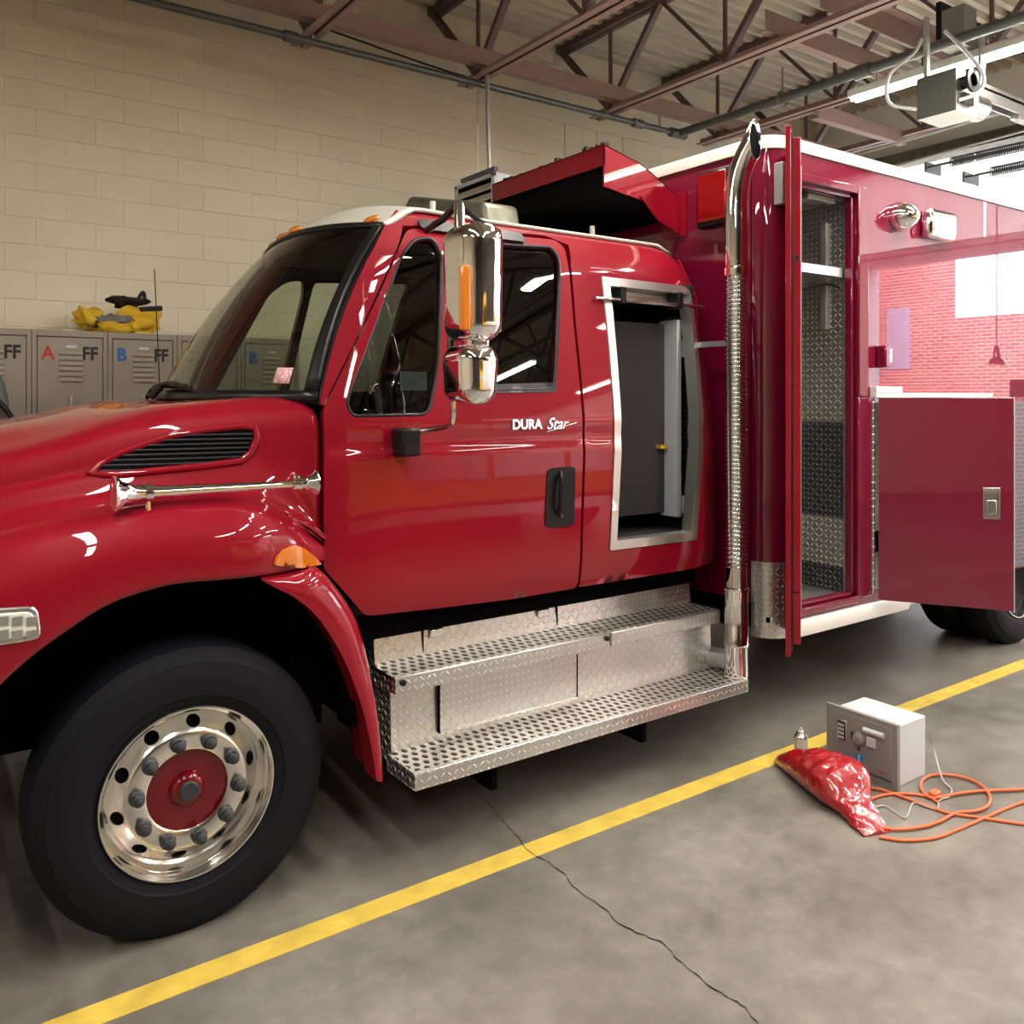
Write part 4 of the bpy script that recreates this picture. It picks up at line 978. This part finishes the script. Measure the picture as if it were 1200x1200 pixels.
for k in (.22, .78): 
    xx = X0+(X1_-X0)*k; MB().box((xx-.02,3.385,q.z-.055),(xx+.02,3.48,q.z+.035)).build('bar_bracket', M['black'], cb, bevel=.005)
# ---- exhaust stack
ex, ey = 3.715, 3.13
es = MB(); z40 = .40
es.rev((ex,ey,.40),(0,0,1),[(0,.056),(.0,.064),(.16,.064),(.165,.068),(.18,.068),(.185,.064),(.46,.064),(.465,.068),(.48,.068),(.485,.056),(.62,.055)],28)
eo = es.build('exhaust_stack', M['chrome'], T, smooth=40)
MB().tube(smoothpath([(ex,ey,.48),(ex,ey+.2,.46),(ex,ey+.5,.5)],6), .055, 14).build('exhaust_pipe', M['galv'], eo)
fx = MB(); pr = [(0,.054)]; z = .60+.40-.40
k = 0; zz = 0
while zz < 1.66: pr += [(zz+.004,.052),(zz+.012,.064),(zz+.020,.052)]; zz += .024
fx.rev((ex,ey,.985),(0,0,1),pr,24); fx.build('flexible_heat_shield', M['chromer'], eo, smooth=60)
dh = Vector((.17,-.985,0)); up = smoothpath([Vector((ex,ey,2.60)), Vector((ex,ey,2.80)), Vector((ex,ey,2.95)), Vector((ex,ey,3.05))+dh*.006, Vector((ex,ey,3.14))+dh*.026, Vector((ex,ey,3.22))+dh*.062, Vector((ex,ey,3.30))+dh*.115], 6)
eb = MB().tube(up, .062, 28, cap=False); dd_ = (up[-1]-up[-2]).normalized(); nr = 28; pc0 = up[-1]
for k in range(len(eb.v)-12*nr, len(eb.v)):      # cut the mouth off upright
    p = eb.v[k]; over = (p-pc0).dot(dh)
    if over > 0 or k >= len(eb.v)-nr: eb.v[k] = p-dd_*(over/dd_.dot(dh))
ring = [eb.v[k]-dh*.006 for k in range(len(eb.v)-nr, len(eb.v))]
el_ = eb.build('stack_elbow', M['chrome'], eo, smooth=60); md = el_.modifiers.new('t','SOLIDIFY'); md.thickness = .003
MB().prism([pc0+(p-pc0)*.94-dd_*.012 for p in ring], dd_*-.004).build('stack_mouth', M['dark'], eo, smooth=0)
MB().rev(up[0]-Vector((0,0,.02)),(0,0,1),[(0,.055),(0,.066),(.04,.066),(.045,.062)],28).build('stack_collar', M['chrome'], eo)
MB().box((ex-.02,ey+.04,2.2),(ex+.02,3.5,2.23)).build('stack_bracket', M['galv'], eo)
# ---- equipment box body
BX0, BX1, BY0, BZ0, BZ1 = 3.98, 8.95, 3.10, .64, 3.34
def plane(x, z): return Vector((x, BY0, z))
tall = [(4.18,.70),(4.80,.70),(4.80,3.17),(4.18,3.17)]; low = [(4.955,.70),(6.34,.70),(6.34,1.885),(4.955,1.885)]
arch = [(7.11+.62*cos(a), .52+.62*sin(a)) for a in [pi*k/24 for k in range(25)]]; arch = [p for p in arch if p[1] > .66]
outl = [(4.12,BZ0)]+[(arch[-1][0],BZ0)]+list(reversed(arch))+[(arch[0][0],BZ0),(BX1,BZ0),(BX1,BZ1),(4.12,BZ1)]
surf_panel('box_side', outl, [tall, low], plane, M['red_daylit'], T, thick=.03, step=.12)
MB().box((4.12,5.51,BZ0),(BX1,5.54,BZ1)).build('box_side', M['red_daylit'], T)
fw = MB(); fw.box((BX0,3.25,BZ0+.1),(BX0+.04,5.39,BZ1)); fw.build('box_front', M['red_daylit'], T, smooth=0)
MB().box((BX1-.03,3.12,BZ0),(BX1,5.52,BZ1)).build('box_rear', M['red_daylit'], T, smooth=0)
MB().box((BX0+.02,3.14,BZ0),(BX1,5.50,BZ0+.03)).build('box_floor', M['dark'], T, smooth=0)
def quarter(r, cx, cy, a0, a1, n=10): return [(cx+r*cos(a0+(a1-a0)*k/n), cy+r*sin(a0+(a1-a0)*k/n)) for k in range(n+1)]
co = quarter(.14, 4.12, 3.24, -pi/2, -pi, 12)
for nm, z0, z1, m_, gr in (('corner_post', .98, BZ1, M['red_daylit'], 0), ('corner_guard', .55, .98, M['dia'], .006)):
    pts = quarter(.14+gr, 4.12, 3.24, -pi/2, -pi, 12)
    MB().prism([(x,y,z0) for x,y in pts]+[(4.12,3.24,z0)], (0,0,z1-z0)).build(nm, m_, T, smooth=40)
# white roof moulding and roof
pl = [(BX1+.01,BY0-.012)] + quarter(.152, 4.12, 3.24, -pi/2, -pi, 12) + [(BX0-.012, 5.40)]
rows = []
for x, y in pl:
    c = Vector((max(x,4.12), max(y,3.24) if x < 4.12 else y, 0)); n = Vector((x,y,0))-Vector((4.12 if x<4.12 else x, 3.24 if y<3.24 or x>4.12 else y, 0))
    inw = -n.normalized() if n.length > 1e-4 else Vector((0,1,0))
    rows.append([Vector((x,y,0))+inw*a+Vector((0,0,z)) for a, z in ((.012,3.33),(0,3.33),(0,3.385),(.012,3.405),(.04,3.415),(.25,3.42))])
MB().grid(rows).build('roof_moulding', M['white'], T, smooth=50)
MB().box((4.1,3.3,3.39),(BX1,5.5,3.42)).build('box_roof', M['white'], T, smooth=0)
# door frames, hinges
f_ = MB(); 
for lo, hi in (((4.795,3.085,.68),(4.93,3.12,1.92)),((4.795,3.085,1.92),(4.90,3.12,3.215)),((4.15,3.085,3.165),(4.796,3.12,3.215)),((4.15,3.085,.655),(4.796,3.12,.70))): f_.box(lo, hi)
f_.build('door_frame', M['red_daylit'], T, bevel=.008)
j_ = MB(); j_.box((4.77,3.12,.70),(4.80,3.17,3.17)); j_.box((4.18,3.12,3.14),(4.80,3.17,3.17)); j_.box((4.18,3.12,.70),(4.80,3.17,.72)); j_.build('door_jamb', M['red_daylit'], T, bevel=.004)
# tall compartment
tc_ = MB(); tc_.box((4.79,3.17,.70),(4.81,3.95,3.16)); tc_.box((4.17,3.95,.70),(4.81,3.97,3.16)); tc_.box((4.17,3.17,.70),(4.19,3.95,3.16)); tc_.box((4.17,3.17,3.16),(4.81,3.97,3.18)); tc_.box((4.17,3.17,.68),(4.81,3.97,.70))
tcm = tc_.build('compartment_lining', M['diab'], T, smooth=0)
MB().box((4.784,3.19,1.16),(4.789,3.93,1.76)).build('worn_and_shade_plate', M['diad'], tcm, smooth=0)
MB().box((4.784,3.19,.70),(4.789,3.93,.86)).build('worn_and_shade_plate', M['diad'], tcm, smooth=0)  # dark plate stands in for the shade at the compartment foot
for y in (3.32,):
    s_ = MB(); s_.box((4.765,y-.02,2.80),(4.789,y+.02,3.02)); s_.box((4.765,y-.02,2.35),(4.789,y+.02,2.80)); s_.build('strut_channel', M['galv'], tcm)
MB().box((4.20,3.19,2.665),(4.775,3.21,2.72)).build('shelf', M['lgrey'], tcm); MB().box((4.20,3.21,2.665),(4.775,3.9,2.67)).build('shelf', M['alum'], tcm)
MB().tube(smoothpath([(4.3,3.3,2.62),(4.5,3.3,2.58),(4.70,3.25,2.62),(4.77,3.2,2.60)]), .008, 6).build('cable', M['black'], tcm)
MB().tube(smoothpath([(4.25,3.3,3.14),(4.4,3.25,3.05),(4.55,3.22,3.08),(4.7,3.25,3.12)]), .008, 6).build('cable', M['black'], tcm)
MB().box((4.45,3.2,3.115),(4.72,3.3,3.15)).build('compartment_light', M['lgrey'], tcm, bevel=.005)
lc = MB(); lc.box((4.94,3.13,.69),(4.955,3.9,1.89)); lc.box((6.34,3.13,.69),(6.355,3.9,1.89)); lc.box((4.94,3.9,.69),(6.355,3.92,1.89)); lc.box((4.94,3.13,1.885),(6.355,3.9,1.9)); lc.box((4.94,3.13,.68),(6.355,3.9,.70))
lc.build('compartment_lining', M['diab'], T, smooth=0)
hg = MB()
z = .66
while z < 3.2: hg.cyl((4.135,3.088,z),(4.135,3.088,min(3.2,z+.045)),.009,seg=8); z += .05
hg.box((4.12,3.09,.66),(4.15,3.097,3.2)); hg.build('piano_hinge', M['chromer'], T)
hg = MB(); z = .69
while z < 1.9: hg.cyl((4.94,3.08,z),(4.94,3.08,z+.045),.008,seg=8); z += .05
hg.box((4.925,3.082,.69),(4.955,3.09,1.90)); hg.build('piano_hinge', M['chromer'], T)
# tall door swung wide open, seen on edge
E = Vector((3.69,2.735,0)); Hh = Vector((4.150,3.075,0)); dv = (Hh-E).normalized(); nv = Vector((dv.y,-dv.x,0))   # nv: inner side (towards +x,-y)
def slab(p, q, a, b, z0, z1): return [p+nv*a+Vector((0,0,z0)), q+nv*a+Vector((0,0,z0)), q+nv*b+Vector((0,0,z0)), p+nv*b+Vector((0,0,z0))], (0,0,z1-z0)
td = MB(); td.prism(*slab(E, Hh, -.045, -.018, .60, 3.30)); tdo = td.build('tall_door', M['red'], T, bevel=.003)
MB().prism(*slab(E+dv*.03, Hh, -.018, -.008, .62, 3.27)).build('door_gasket', M['lug'], tdo)
for a, b in ((.66,.92),(.925,3.24)): MB().prism(*slab(E+dv*.02, Hh-dv*.03, -.008, .030, a, b)).build('door_inner_pan', M['red'], tdo, bevel=.003)
MB().prism(*slab(E+dv*.05, Hh-dv*.05, .030, .034, .8, 3.1)).build('door_liner', M['alum'], tdo)
q = E+nv*.01+Vector((0,0,2.62)); MB().cyl(q, q-dv*.02, .012, seg=10).build('latch_pin', M['black'], tdo)
# lower door swung open
D0 = Vector((4.94,3.07,0)); D1 = Vector((5.33,2.43,0)); dv2 = (D1-D0).normalized(); n2_ = Vector((-dv2.y, dv2.x, 0))
if n2_.x > 0: n2_ = -n2_      # outer skin faces -x
def slab2(a0, a1, o0, o1, z0, z1): 
    p, q = D0+dv2*a0, D0+dv2*a1
    return [p+n2_*o0+Vector((0,0,z0)), q+n2_*o0+Vector((0,0,z0)), q+n2_*o1+Vector((0,0,z0)), p+n2_*o1+Vector((0,0,z0))], (0,0,z1-z0)
LD = (D1-D0).length
ld = MB().prism(*slab2(.02, LD, 0, .03, .665, 1.915)).build('compartment_door', M['red_daylit'], T, bevel=.003)
MB().prism(*slab2(.05, LD-.03, -.03, 0, .69, 1.89)).build('door_inner_pan', M['diab'], ld)
MB().prism(*slab2(LD-.001, LD+.003, -.0, .031, .66, 1.92)).build('door_edge_trim', M['lgrey'], ld)
hp = atz(1158,590,1); 
qa = LD*.845
lt = MB().prism(*slab2(qa-.045, qa+.045, .030, .036, 1.20, 1.385)).build('door_latch', M['chrome'], ld, bevel=.012, seg=3)
MB().prism(*slab2(qa-.025, qa+.025, .036, .042, 1.23, 1.31)).build('latch_paddle', M['chrome'], lt, bevel=.006)
# second lower door folded back over the rear wheel
d2 = MB().prism([(6.36,3.05,.665),(7.12,2.965,.665),(7.12,2.99,.665),(6.36,3.075,.665)], (0,0,1.25)).build('compartment_door', M['red_daylit'], T, bevel=.003)
MB().prism([(6.38,3.02,.69),(7.10,2.94,.69),(7.12,2.965,.69),(6.38,3.047,.69)], (0,0,1.2)).build('door_inner_pan', M['diad'], d2)
# rub rail and drip rail
rr = MB(); x1 = at(1065,712,3.09).x
rr.prism([(4.15,3.08,.635),(4.15,3.07,.60),(4.15,3.09,.535),(4.15,3.14,.535),(4.15,3.14,.635)], (x1-4.15,0,0)); rro = rr.build('rub_rail', mat('white_rail', (.85,.85,.83), .3, .1), T, bevel=.003)
MB().box((4.1,3.09,.55),(4.15,3.14,.64)).build('rail_end', M['white'], T)
MB().box((x1+.01,3.10,.56),(x1+.35,3.15,.635)).build('rail_step', M['alum'], T)
MB().box((4.93,3.055,1.915),(6.40,3.10,1.945)).build('drip_rail', MATS['white_rail'], T, bevel=.003)
MB().box((4.93,3.052,1.945),(5.22,3.10,1.985)).build('rail_end_plate', MATS['white_rail'], T, bevel=.003)
# lamps on the box
q = at(1058,254,3.06); l1 = MB().rev((q.x,3.10,q.z),(0,-1,0),[(0,.092),(.03,.095),(.07,.085),(.12,.055),(.14,.03),(.148,0)],28).build('dome_spotlight', M['chrome'], T, smooth=60)
p1, p2 = at(1086,243,3.05), at(1117,283,3.05)
l2 = MB().box((p1.x,3.02,p2.z),(p2.x,3.10,p1.z)).build('scene_light', M['chrome'], T, bevel=.03, seg=4)
MB().box((p1.x+.03,3.013,p2.z+.035),(p2.x-.03,3.022,p1.z-.035)).build('scene_light_lens', M['lamp'], l2, bevel=.008, seg=3)
q = at(1030,418,3.09); MB().box((q.x-.02,3.03,q.z-.07),(q.x+.03,3.10,q.z+.07)).build('door_catch', M['red_daylit'], T, bevel=.01); MB().box((q.x+.03,3.04,q.z-.04),(q.x+.07,3.10,q.z+.05)).build('catch_plate', M['lgrey'], T, bevel=.006)
a_, b_ = atx(822,206,3.95), atx(853,258,3.95)
rl = MB().box((3.935,min(a_.y,b_.y)-.02,b_.z-.02),(3.98,max(a_.y,b_.y)+.03,a_.z+.02)).build('warning_light', M['black'], T, bevel=.015)
MB().box((3.925,min(a_.y,b_.y),b_.z+.01),(3.94,max(a_.y,b_.y)+.01,a_.z)).build('warning_light_lens', M['redlens'], rl, bevel=.008)
MB().box((4.02,3.06,3.0),(4.07,3.12,3.24)).build('marker_light', M['grey'], T, bevel=.006)
# ---- red condenser hood above the cab
sx = 3.35; ft = atx(707,169,sx); fb = atx(701,196,sx); gt = atx(577,219,sx); gb = atx(577,238,sx)
yn, yf = 3.80, 4.97; zt, zb = 3.40, 3.275
sc = MB()
sc.box((sx,yn,zb),(sx+.012,yf,zt))                                  # fascia
sc.prism([(sx,yn,zt),(sx+.30,yn,3.33),(3.98,yn,3.17),(3.98,yf,3.17),(sx+.30,yf,3.33),(sx,yf,zt)], (0,0,-.012))  # top
sc.prism([(sx,yn,zt),(sx+.30,yn,3.33),(3.98,yn,3.17),(3.98,yn,3.06),(sx,yn,3.15)], (0,.012,0))
sc.prism([(sx,yf,zt),(sx+.30,yf,3.33),(3.98,yf,3.17),(3.98,yf,2.92),(sx+.30,yf,2.92),(sx,yf,2.95)], (0,-.012,0))
so = sc.build('condenser_hood', M['red'], T, bevel=.002)
MB().prism([(sx+.04,yn+.02,3.13),(sx+.04,yn+.02,3.36),(3.97,yn+.02,3.15),(3.97,yn+.02,3.04)],(0,yf-yn-.04,0)).build('condenser', M['coil'], so)
br = MB(); br.prism([(sx+.28,yn-.012,3.13),(3.98,yn-.012,3.06),(3.98,yn-.012,2.93),(3.78,yn-.012,3.0)], (0,.01,0)); br.prism([(3.97,yn-.06,3.2),(3.98,yn-.06,3.2),(3.98,yn-.06,2.92),(3.97,yn-.06,2.92)], (0,.2,0)); br.build('hood_bracket', M['red'], so)
for k, y in enumerate((3.98, 4.38, 4.78)):
    random.seed(40+k); f = MB()
    for i in range(10): f.box((sx+.02+random.uniform(0,.05), y-.12+i*.025, zt-.01),(sx+.09, y-.12+i*.025+.022, zt+random.uniform(.012,.035)))
    f.build('rubber_strip', M['foam'], so)
# ---- chassis
ch = MB(); ch.box((-.2,3.88,.62),(8.8,3.96,.86)); ch.box((-.2,4.68,.62),(8.8,4.76,.86))
for x in (1.6,3.8,5.5,8.4): ch.box((x,3.96,.66),(x+.08,4.68,.82))
ch.cyl((.82,3.5,.50),(.82,5.14,.50),.055); ch.cyl((7.11,3.4,.52),(7.11,5.24,.52),.09); ch.cyl((7.11,4.32-.25,.52),(7.11,4.32+.25,.52),.22); ch.box((4.2,3.5,.5),(6.2,5.1,.68)); ch.box((1.5,4.9,.4),(3.4,5.45,.9))
ch.build('chassis', M['dark'], T)
def wheel(x, yo, side, front=True):
    """yo: outer sidewall y, side -1 near / +1 far"""
    ax = (0, side, 0); base = (x, yo-side*.30, .508)
    prof = [(0,.29),(0,.40),(.02,.47),(.05,.503),(.08,.515),(.22,.515),(.250,.508),(.268,.488),(.284,.462),(.288,.46),(.291,.445),(.299,.42),(.30,.385),(.297,.345),(.290,.340),(.284,.318),(.272,.300),(.20,.29)]
    rf = [(.286,.306),(.291,.303),(.291,.298),(.283,.294),(.276,.291),(.268,.284),(.232,.280),(.212,.274),(.206,.264),(.210,.257),(.244,.219),(.253,.211),(.256,.202),(.257,.150),(.252,.142)]
    if not front: rf = [(a if a > .27 else .12-(.25-a)*.2, r) for a, r in rf]
    rbk = [(a-.012, r-.002 if r > .28 else r) for a, r in reversed(rf)]
    W = MB().rev(base, ax, rf+rbk+[rf[0]], 96, cap=False).build('wheel', M['alu'], T, smooth=35)
    Ty = MB().rev(base, ax, prof, 96).build('tyre', M['rubber'], W, smooth=30)
    tf = .257 if front else .12
    hb = MB().rev(base, ax, [(tf-.02,.148),(tf-.01,.146),(tf-.045,.135),(tf-.085,.118),(tf-.095,.098),(tf-.085,.082),(tf-.05,.070),(tf-.012,.062),(tf+.004,.050),(tf+.008,.038)], 48).build('hub', M['hubred'], W, smooth=60)
    MB().rev(base, ax, [(tf+.008,.036),(tf+.014,.036),(tf+.018,.030),(tf+.016,.0)], 24).build('hub_cap', M['lug'], W)
    # cut the ten hand holes
    cut = MB()
    for k in range(10):
        a = radians(84+36*k); tt = .229 if front else .115; c = Vector((x+.238*cos(a), yo-side*(.30-tt), .508+.238*sin(a))); nx = Vector((cos(a)*.62, side*.78, sin(a)*.62)); cut.cyl(c-nx*.05, c+nx*.028, .0255, seg=24)
    co_ = cut.build('cutter', M['dark'], W); md = W.modifiers.new('holes','BOOLEAN'); md.object = co_; md.operation = 'DIFFERENCE'; md.solver = 'EXACT'
    dg = bpy.context.evaluated_depsgraph_get(); me = bpy.data.meshes.new_from_object(W.evaluated_get(dg)); W.modifiers.clear(); W.data = me
    me.shade_smooth(); me.set_sharp_from_angle(angle=radians(35)); bpy.data.objects.remove(co_)
    MB().rev(base, ax, [(.10,.10),(.12,.285)], 48, cap=False).build('brake_drum', M['dark'], W)
    for k in range(10):
        a = radians(66+36*k); c = Vector((x+.176*cos(a), yo-side*(.30-tf), .508+.176*sin(a)))
        MB().rev(c, ax, [(0,.028),(.014,.027),(.018,.0215),(.040,.020),(.043,.015),(.050,.0135),(.053,.009),(.054,0)], 12).build('lug_nut', M['lug'], W, smooth=40)
    return W
wheel(.84, 3.155, -1); wheel(.84, 5.485, 1); wheel(7.11, 3.17, -1, False); wheel(7.11, 3.50, -1, False); wheel(7.11, 5.47, 1, False); wheel(7.11, 5.14, 1, False)
MB().box((7.95,3.15,.25),(7.98,3.8,.7)).build('mud_flap', M['black'], T)
# ================================================================ THINGS ON THE FLOOR
t = thing('electronic_safe', (4.08,2.53,0), 'grey metal safe with keypad standing on the concrete beside the yellow line', 'safe')
MB().box((3.965,2.36,.0),(4.245,2.70,.30)).build('safe_body', M['lgrey'], t, bevel=.004)
MB().box((3.94,2.33,.0),(3.965,2.725,.325)).build('front_panel', M['grey'], t, bevel=.003)
def fp(y0, y1, z0, z1, dx, name, m, par, bev=.002): return MB().box((3.94-dx,y0,z0),(3.9405,y1,z1)).build(name, m, par, bevel=bev)
dr_ = fp(2.36,2.695,.055,.30,.003,'safe_door',M['grey'],t)
dx0 = .003
kp = fp(2.60,2.655,.155,.265,.010,'keypad',M['alum'],dr_,.004)
MB().box((3.927,2.608,.165),(3.931,2.648,.258)).build('keypad_face', M['black'], kp)
for r in range(4):
    for c in range(3): MB().box((3.924,2.613+c*.012,.172+r*.021),(3.928,2.621+c*.012,.185+r*.021)).build('key', M['lgrey'], kp, smooth=0)
MB().rev((3.938,2.535,.195),(-1,0,0),[(0,.036),(.010,.034),(.022,.022),(.024,0)],24).build('dial', M['grey'], dr_)
MB().box((3.925,2.53,.19),(3.932,2.575,.225)).build('dial_grip', M['lug'], dr_, bevel=.004)
MB().box((3.925,2.44,.175),(3.938,2.49,.225)).build('latch_button', M['lgrey'], dr_, bevel=.006)
MB().cyl((3.93,2.395,.255),(3.93,2.505,.255),.013,seg=14).build('pull_handle', M['lgrey'], dr_)
MB().cyl((3.934,2.535,.145),(3.94,2.535,.145),.008,seg=12).build('key_lock', M['lug'], dr_)
MB().box((3.9355,2.51,.08),(3.938,2.555,.118)).build('blue_label', M['blue'], dr_, smooth=0)
MB().box((3.937,2.36,.038),(3.9405,2.70,.043)).build('panel_groove', M['lug'], t, smooth=0)
lg = MB()
for k in range(5): lg.box((3.9362,2.648+k*.007,.070),(3.9378,2.652+k*.007,.082+(k%2)*.006))
lg.build('maker_mark', M['lug'], dr_, smooth=0)
lg = MB()
for k in range(7): lg.box((3.9362,2.385+k*.007,.069),(3.9378,2.389+k*.007,.076+(k%3)*.002))
lg.box((3.9362,2.436,.068),(3.9378,2.445,.078)); lg.build('small_print', M['ltr_r'], dr_, smooth=0)
MB().box((3.9348,2.530,.086),(3.9356,2.538,.114)).build('label_mark', M['paper'], dr_, smooth=0)
# spray can
q = Vector((3.83,2.80,0))
c = thing('spray_can', q, 'small white aerosol can standing on the yellow line behind the red bag', 'spray can')
MB().rev(q,(0,0,1),[(0,.030),(.003,.033),(.145,.033)],28).build('can_body', M['white'], c)
MB().rev(q+Vector((0,0,.145)),(0,0,1),[(0,.034),(.006,.034),(.010,.031),(.022,.024),(.026,.013)],28).build('can_shoulder', M['chromer'], c)
MB().rev(q+Vector((0,0,.165)),(0,0,1),[(0,.016),(.012,.015),(.016,.009),(.028,.008),(.030,0)],16).build('nozzle', M['white'], c)
MB().rev(q+Vector((0,0,.03)),(0,0,1),[(0,.0333),(.09,.0333)],28,cap=False).build('can_label', mat('can_label_grey', (.5,.5,.48), .4), c)
# red plastic bag: a flattened crumpled pillow tapering at both ends
def bagsurf():
    random.seed(5); A = atz(908,893); Bz = atz(1027,979); ax = Bz-A; L = ax.length; ax.normalize(); sd = Vector((-ax.y, ax.x, 0))
    if sd.x < 0: sd = -sd
    n, m = 60, 32; rows = []
    ph = [(random.uniform(8,40), random.uniform(8,40), random.uniform(0,6)) for _ in range(9)]
    for i in range(n+1):
        s = i/n
        if s < .80: w = .006+.135*(sin(pi*min(.5,s*.75))**.8)*(1-.45*sstep(.62,.80,s))
        else: w = .080-.10*max(0,s-.88)*(1+3*max(0,s-.94))
        h = .02+.165*sin(pi*min(.5, s*.80))**.75 if s < .62 else .185-.115*sstep(.62,.82,s)
        if s > .82: h = .070-.34*(s-.82)
        if s < .02: h *= .4
        row = []
        for j in range(m):
            a = 2*pi*j/m; cx_ = cos(a); sz = sin(a)
            px = cx_*w; pz = h*.5*(1+ (abs(sz)**.75)*(1 if sz > 0 else -1))
            # leaning: crest sits towards the far side
            px += .035*(pz/.15)
            k = sum(sin(f1*s*2+f2*a*.12+p) for f1,f2,p in ph)*.0022*(1 if sz > -.2 else 0)
            k += .007*abs(sin(17*s+2.2*cos(2*a)+1.3*sin(3*a)))*max(0,sz)*sin(pi*s) + .004*abs(sin(41*s-4*a))*max(0,sz)
            row.append(A+ax*(L*s)+sd*(px+.03*sin(pi*s)) + Vector((0,0,max(.0015, pz+k))))
        rows.append(row+[row[0]])
    for i in range(1, n):
        for j in range(m):
            if rows[i][j].z > .01: rows[i][j] = rows[i][j]+Vector((random.uniform(-1,1),random.uniform(-1,1),random.uniform(-1,1)))*.0016
        rows[i][m] = rows[i][0]
    o = MB().grid(rows)
    o.f.append(tuple(range(m))); o.f.append(tuple(n*(m+1)+k for k in range(m))); o.m += [0,0]
    return o.build('plastic_bag', M['bag'], None, smooth=38, loc=(A+Bz)/2)
tag(bagsurf(), 'crumpled red plastic bag lying on the floor in front of the spray can', 'bag')
def floorpath(pts, z=.008, n=8): return smoothpath([atz(u, v, z+ (q[0] if q else 0)) for u, v, *q in pts], n)
cd = MB()
cd.tube(floorpath([(1003,922),(1030,925),(1052,932),(1085,944),(1112,953),(1146,958),(1200,966),(1260,974)]), .0075, 8)
cd.tube(floorpath([(1260,921),(1200,925),(1150,927),(1122,930),(1092,935),(1080,925),(1081,914),(1095,908),(1120,909),(1145,917),(1159,931),(1158,943),(1145,950),(1120,953),(1100,963),(1080,969),(1050,972),(1024,968)],z=.012), .0075, 8)
cd.tube(floorpath([(1250,928),(1200,940),(1175,949),(1150,960),(1120,973),(1095,982),(1060,985),(1030,981)]), .0075, 8)
cd.tube(floorpath([(1010,941),(1030,933),(1055,930),(1085,933),(1100,941)]), .0075, 8)
co_ = tag(cd.build('extension_cord', M['cord'], None, smooth=60, loc=atz(1120,950)), 'long orange extension cord looped on the floor right of the safe', 'cord')
q = atz(1095,935,.0); MB().box((q.x-.03,q.y-.02,.003),(q.x+.03,q.y+.02,.035)).build('cord_plug', M['cord'], co_, bevel=.01, seg=3)
wc = MB()
wc.tube(smoothpath([(4.25,2.38,.26),(4.29,2.37,.20),(4.33,2.36,.10),atz(1104,912,.02),atz(1115,925,.008),atz(1112,934,.008)],8), .004, 6)
wc.tube(floorpath([(1112,934),(1101,938),(1098,948),(1085,945),(1070,941),(1062,958),(1050,952),(1035,944),(1018,949)]), .0035, 6)
tag(wc.build('power_cord', M['wcord'], None, smooth=60, loc=atz(1100,935)), 'thin pale grey cord running from the back of the safe to the orange plug', 'cord')
# ================================================================ CAMERA, SKY, LIGHT
cam = bpy.data.cameras.new('camera'); co = bpy.data.objects.new('camera', cam); C.objects.link(co)
co.location = (0, 0, CH); co.rotation_euler = (pi/2, 0, TH-pi/2)
cam.sensor_width = 36; cam.sensor_fit = 'HORIZONTAL'; cam.lens = 36*F/1200; cam.shift_y = -(600-HY)/1200; cam.clip_start = .05; cam.clip_end = 200
sc_ = bpy.context.scene; sc_.camera = co
w = bpy.data.worlds.new('sky'); sc_.world = w; w.use_nodes = True
w.node_tree.nodes['Background'].inputs[0].default_value = (.84,.90,1,1); w.node_tree.nodes['Background'].inputs[1].default_value = 14
for y0, y1 in ((-7.6,-3.6),(-.3,2.2),(2.6,6.2)):
    L = bpy.data.lights.new('bay_portal', 'AREA'); L.shape = 'RECTANGLE'; L.size = BT; L.size_y = y1-y0; L.cycles.is_portal = True
    o = bpy.data.objects.new('bay_portal', L); C.objects.link(o); o.location = (XR+.3, (y0+y1)/2, BT/2); o.rotation_euler = (0, pi/2, 0)
L = bpy.data.lights.new('sun', 'SUN'); L.energy = 16; L.angle = .02; L.color = (1,.95,.88)
o = bpy.data.objects.new('sun', L); C.objects.link(o); o.rotation_euler = (0, radians(-42), radians(-12))
sc_.view_settings.view_transform = 'Standard'; sc_.view_settings.look = 'None'; sc_.view_settings.gamma = 1; sc_.view_settings.exposure = .06
sc_.view_settings.use_curve_mapping = False
sc_.cycles.use_denoising = True; sc_.cycles.max_bounces = 8; sc_.cycles.glossy_bounces = 4; sc_.cycles.transparent_max_bounces = 16
sc_.cycles.sample_clamp_indirect = 8; sc_.cycles.caustics_reflective = False; sc_.cycles.caustics_refractive = False
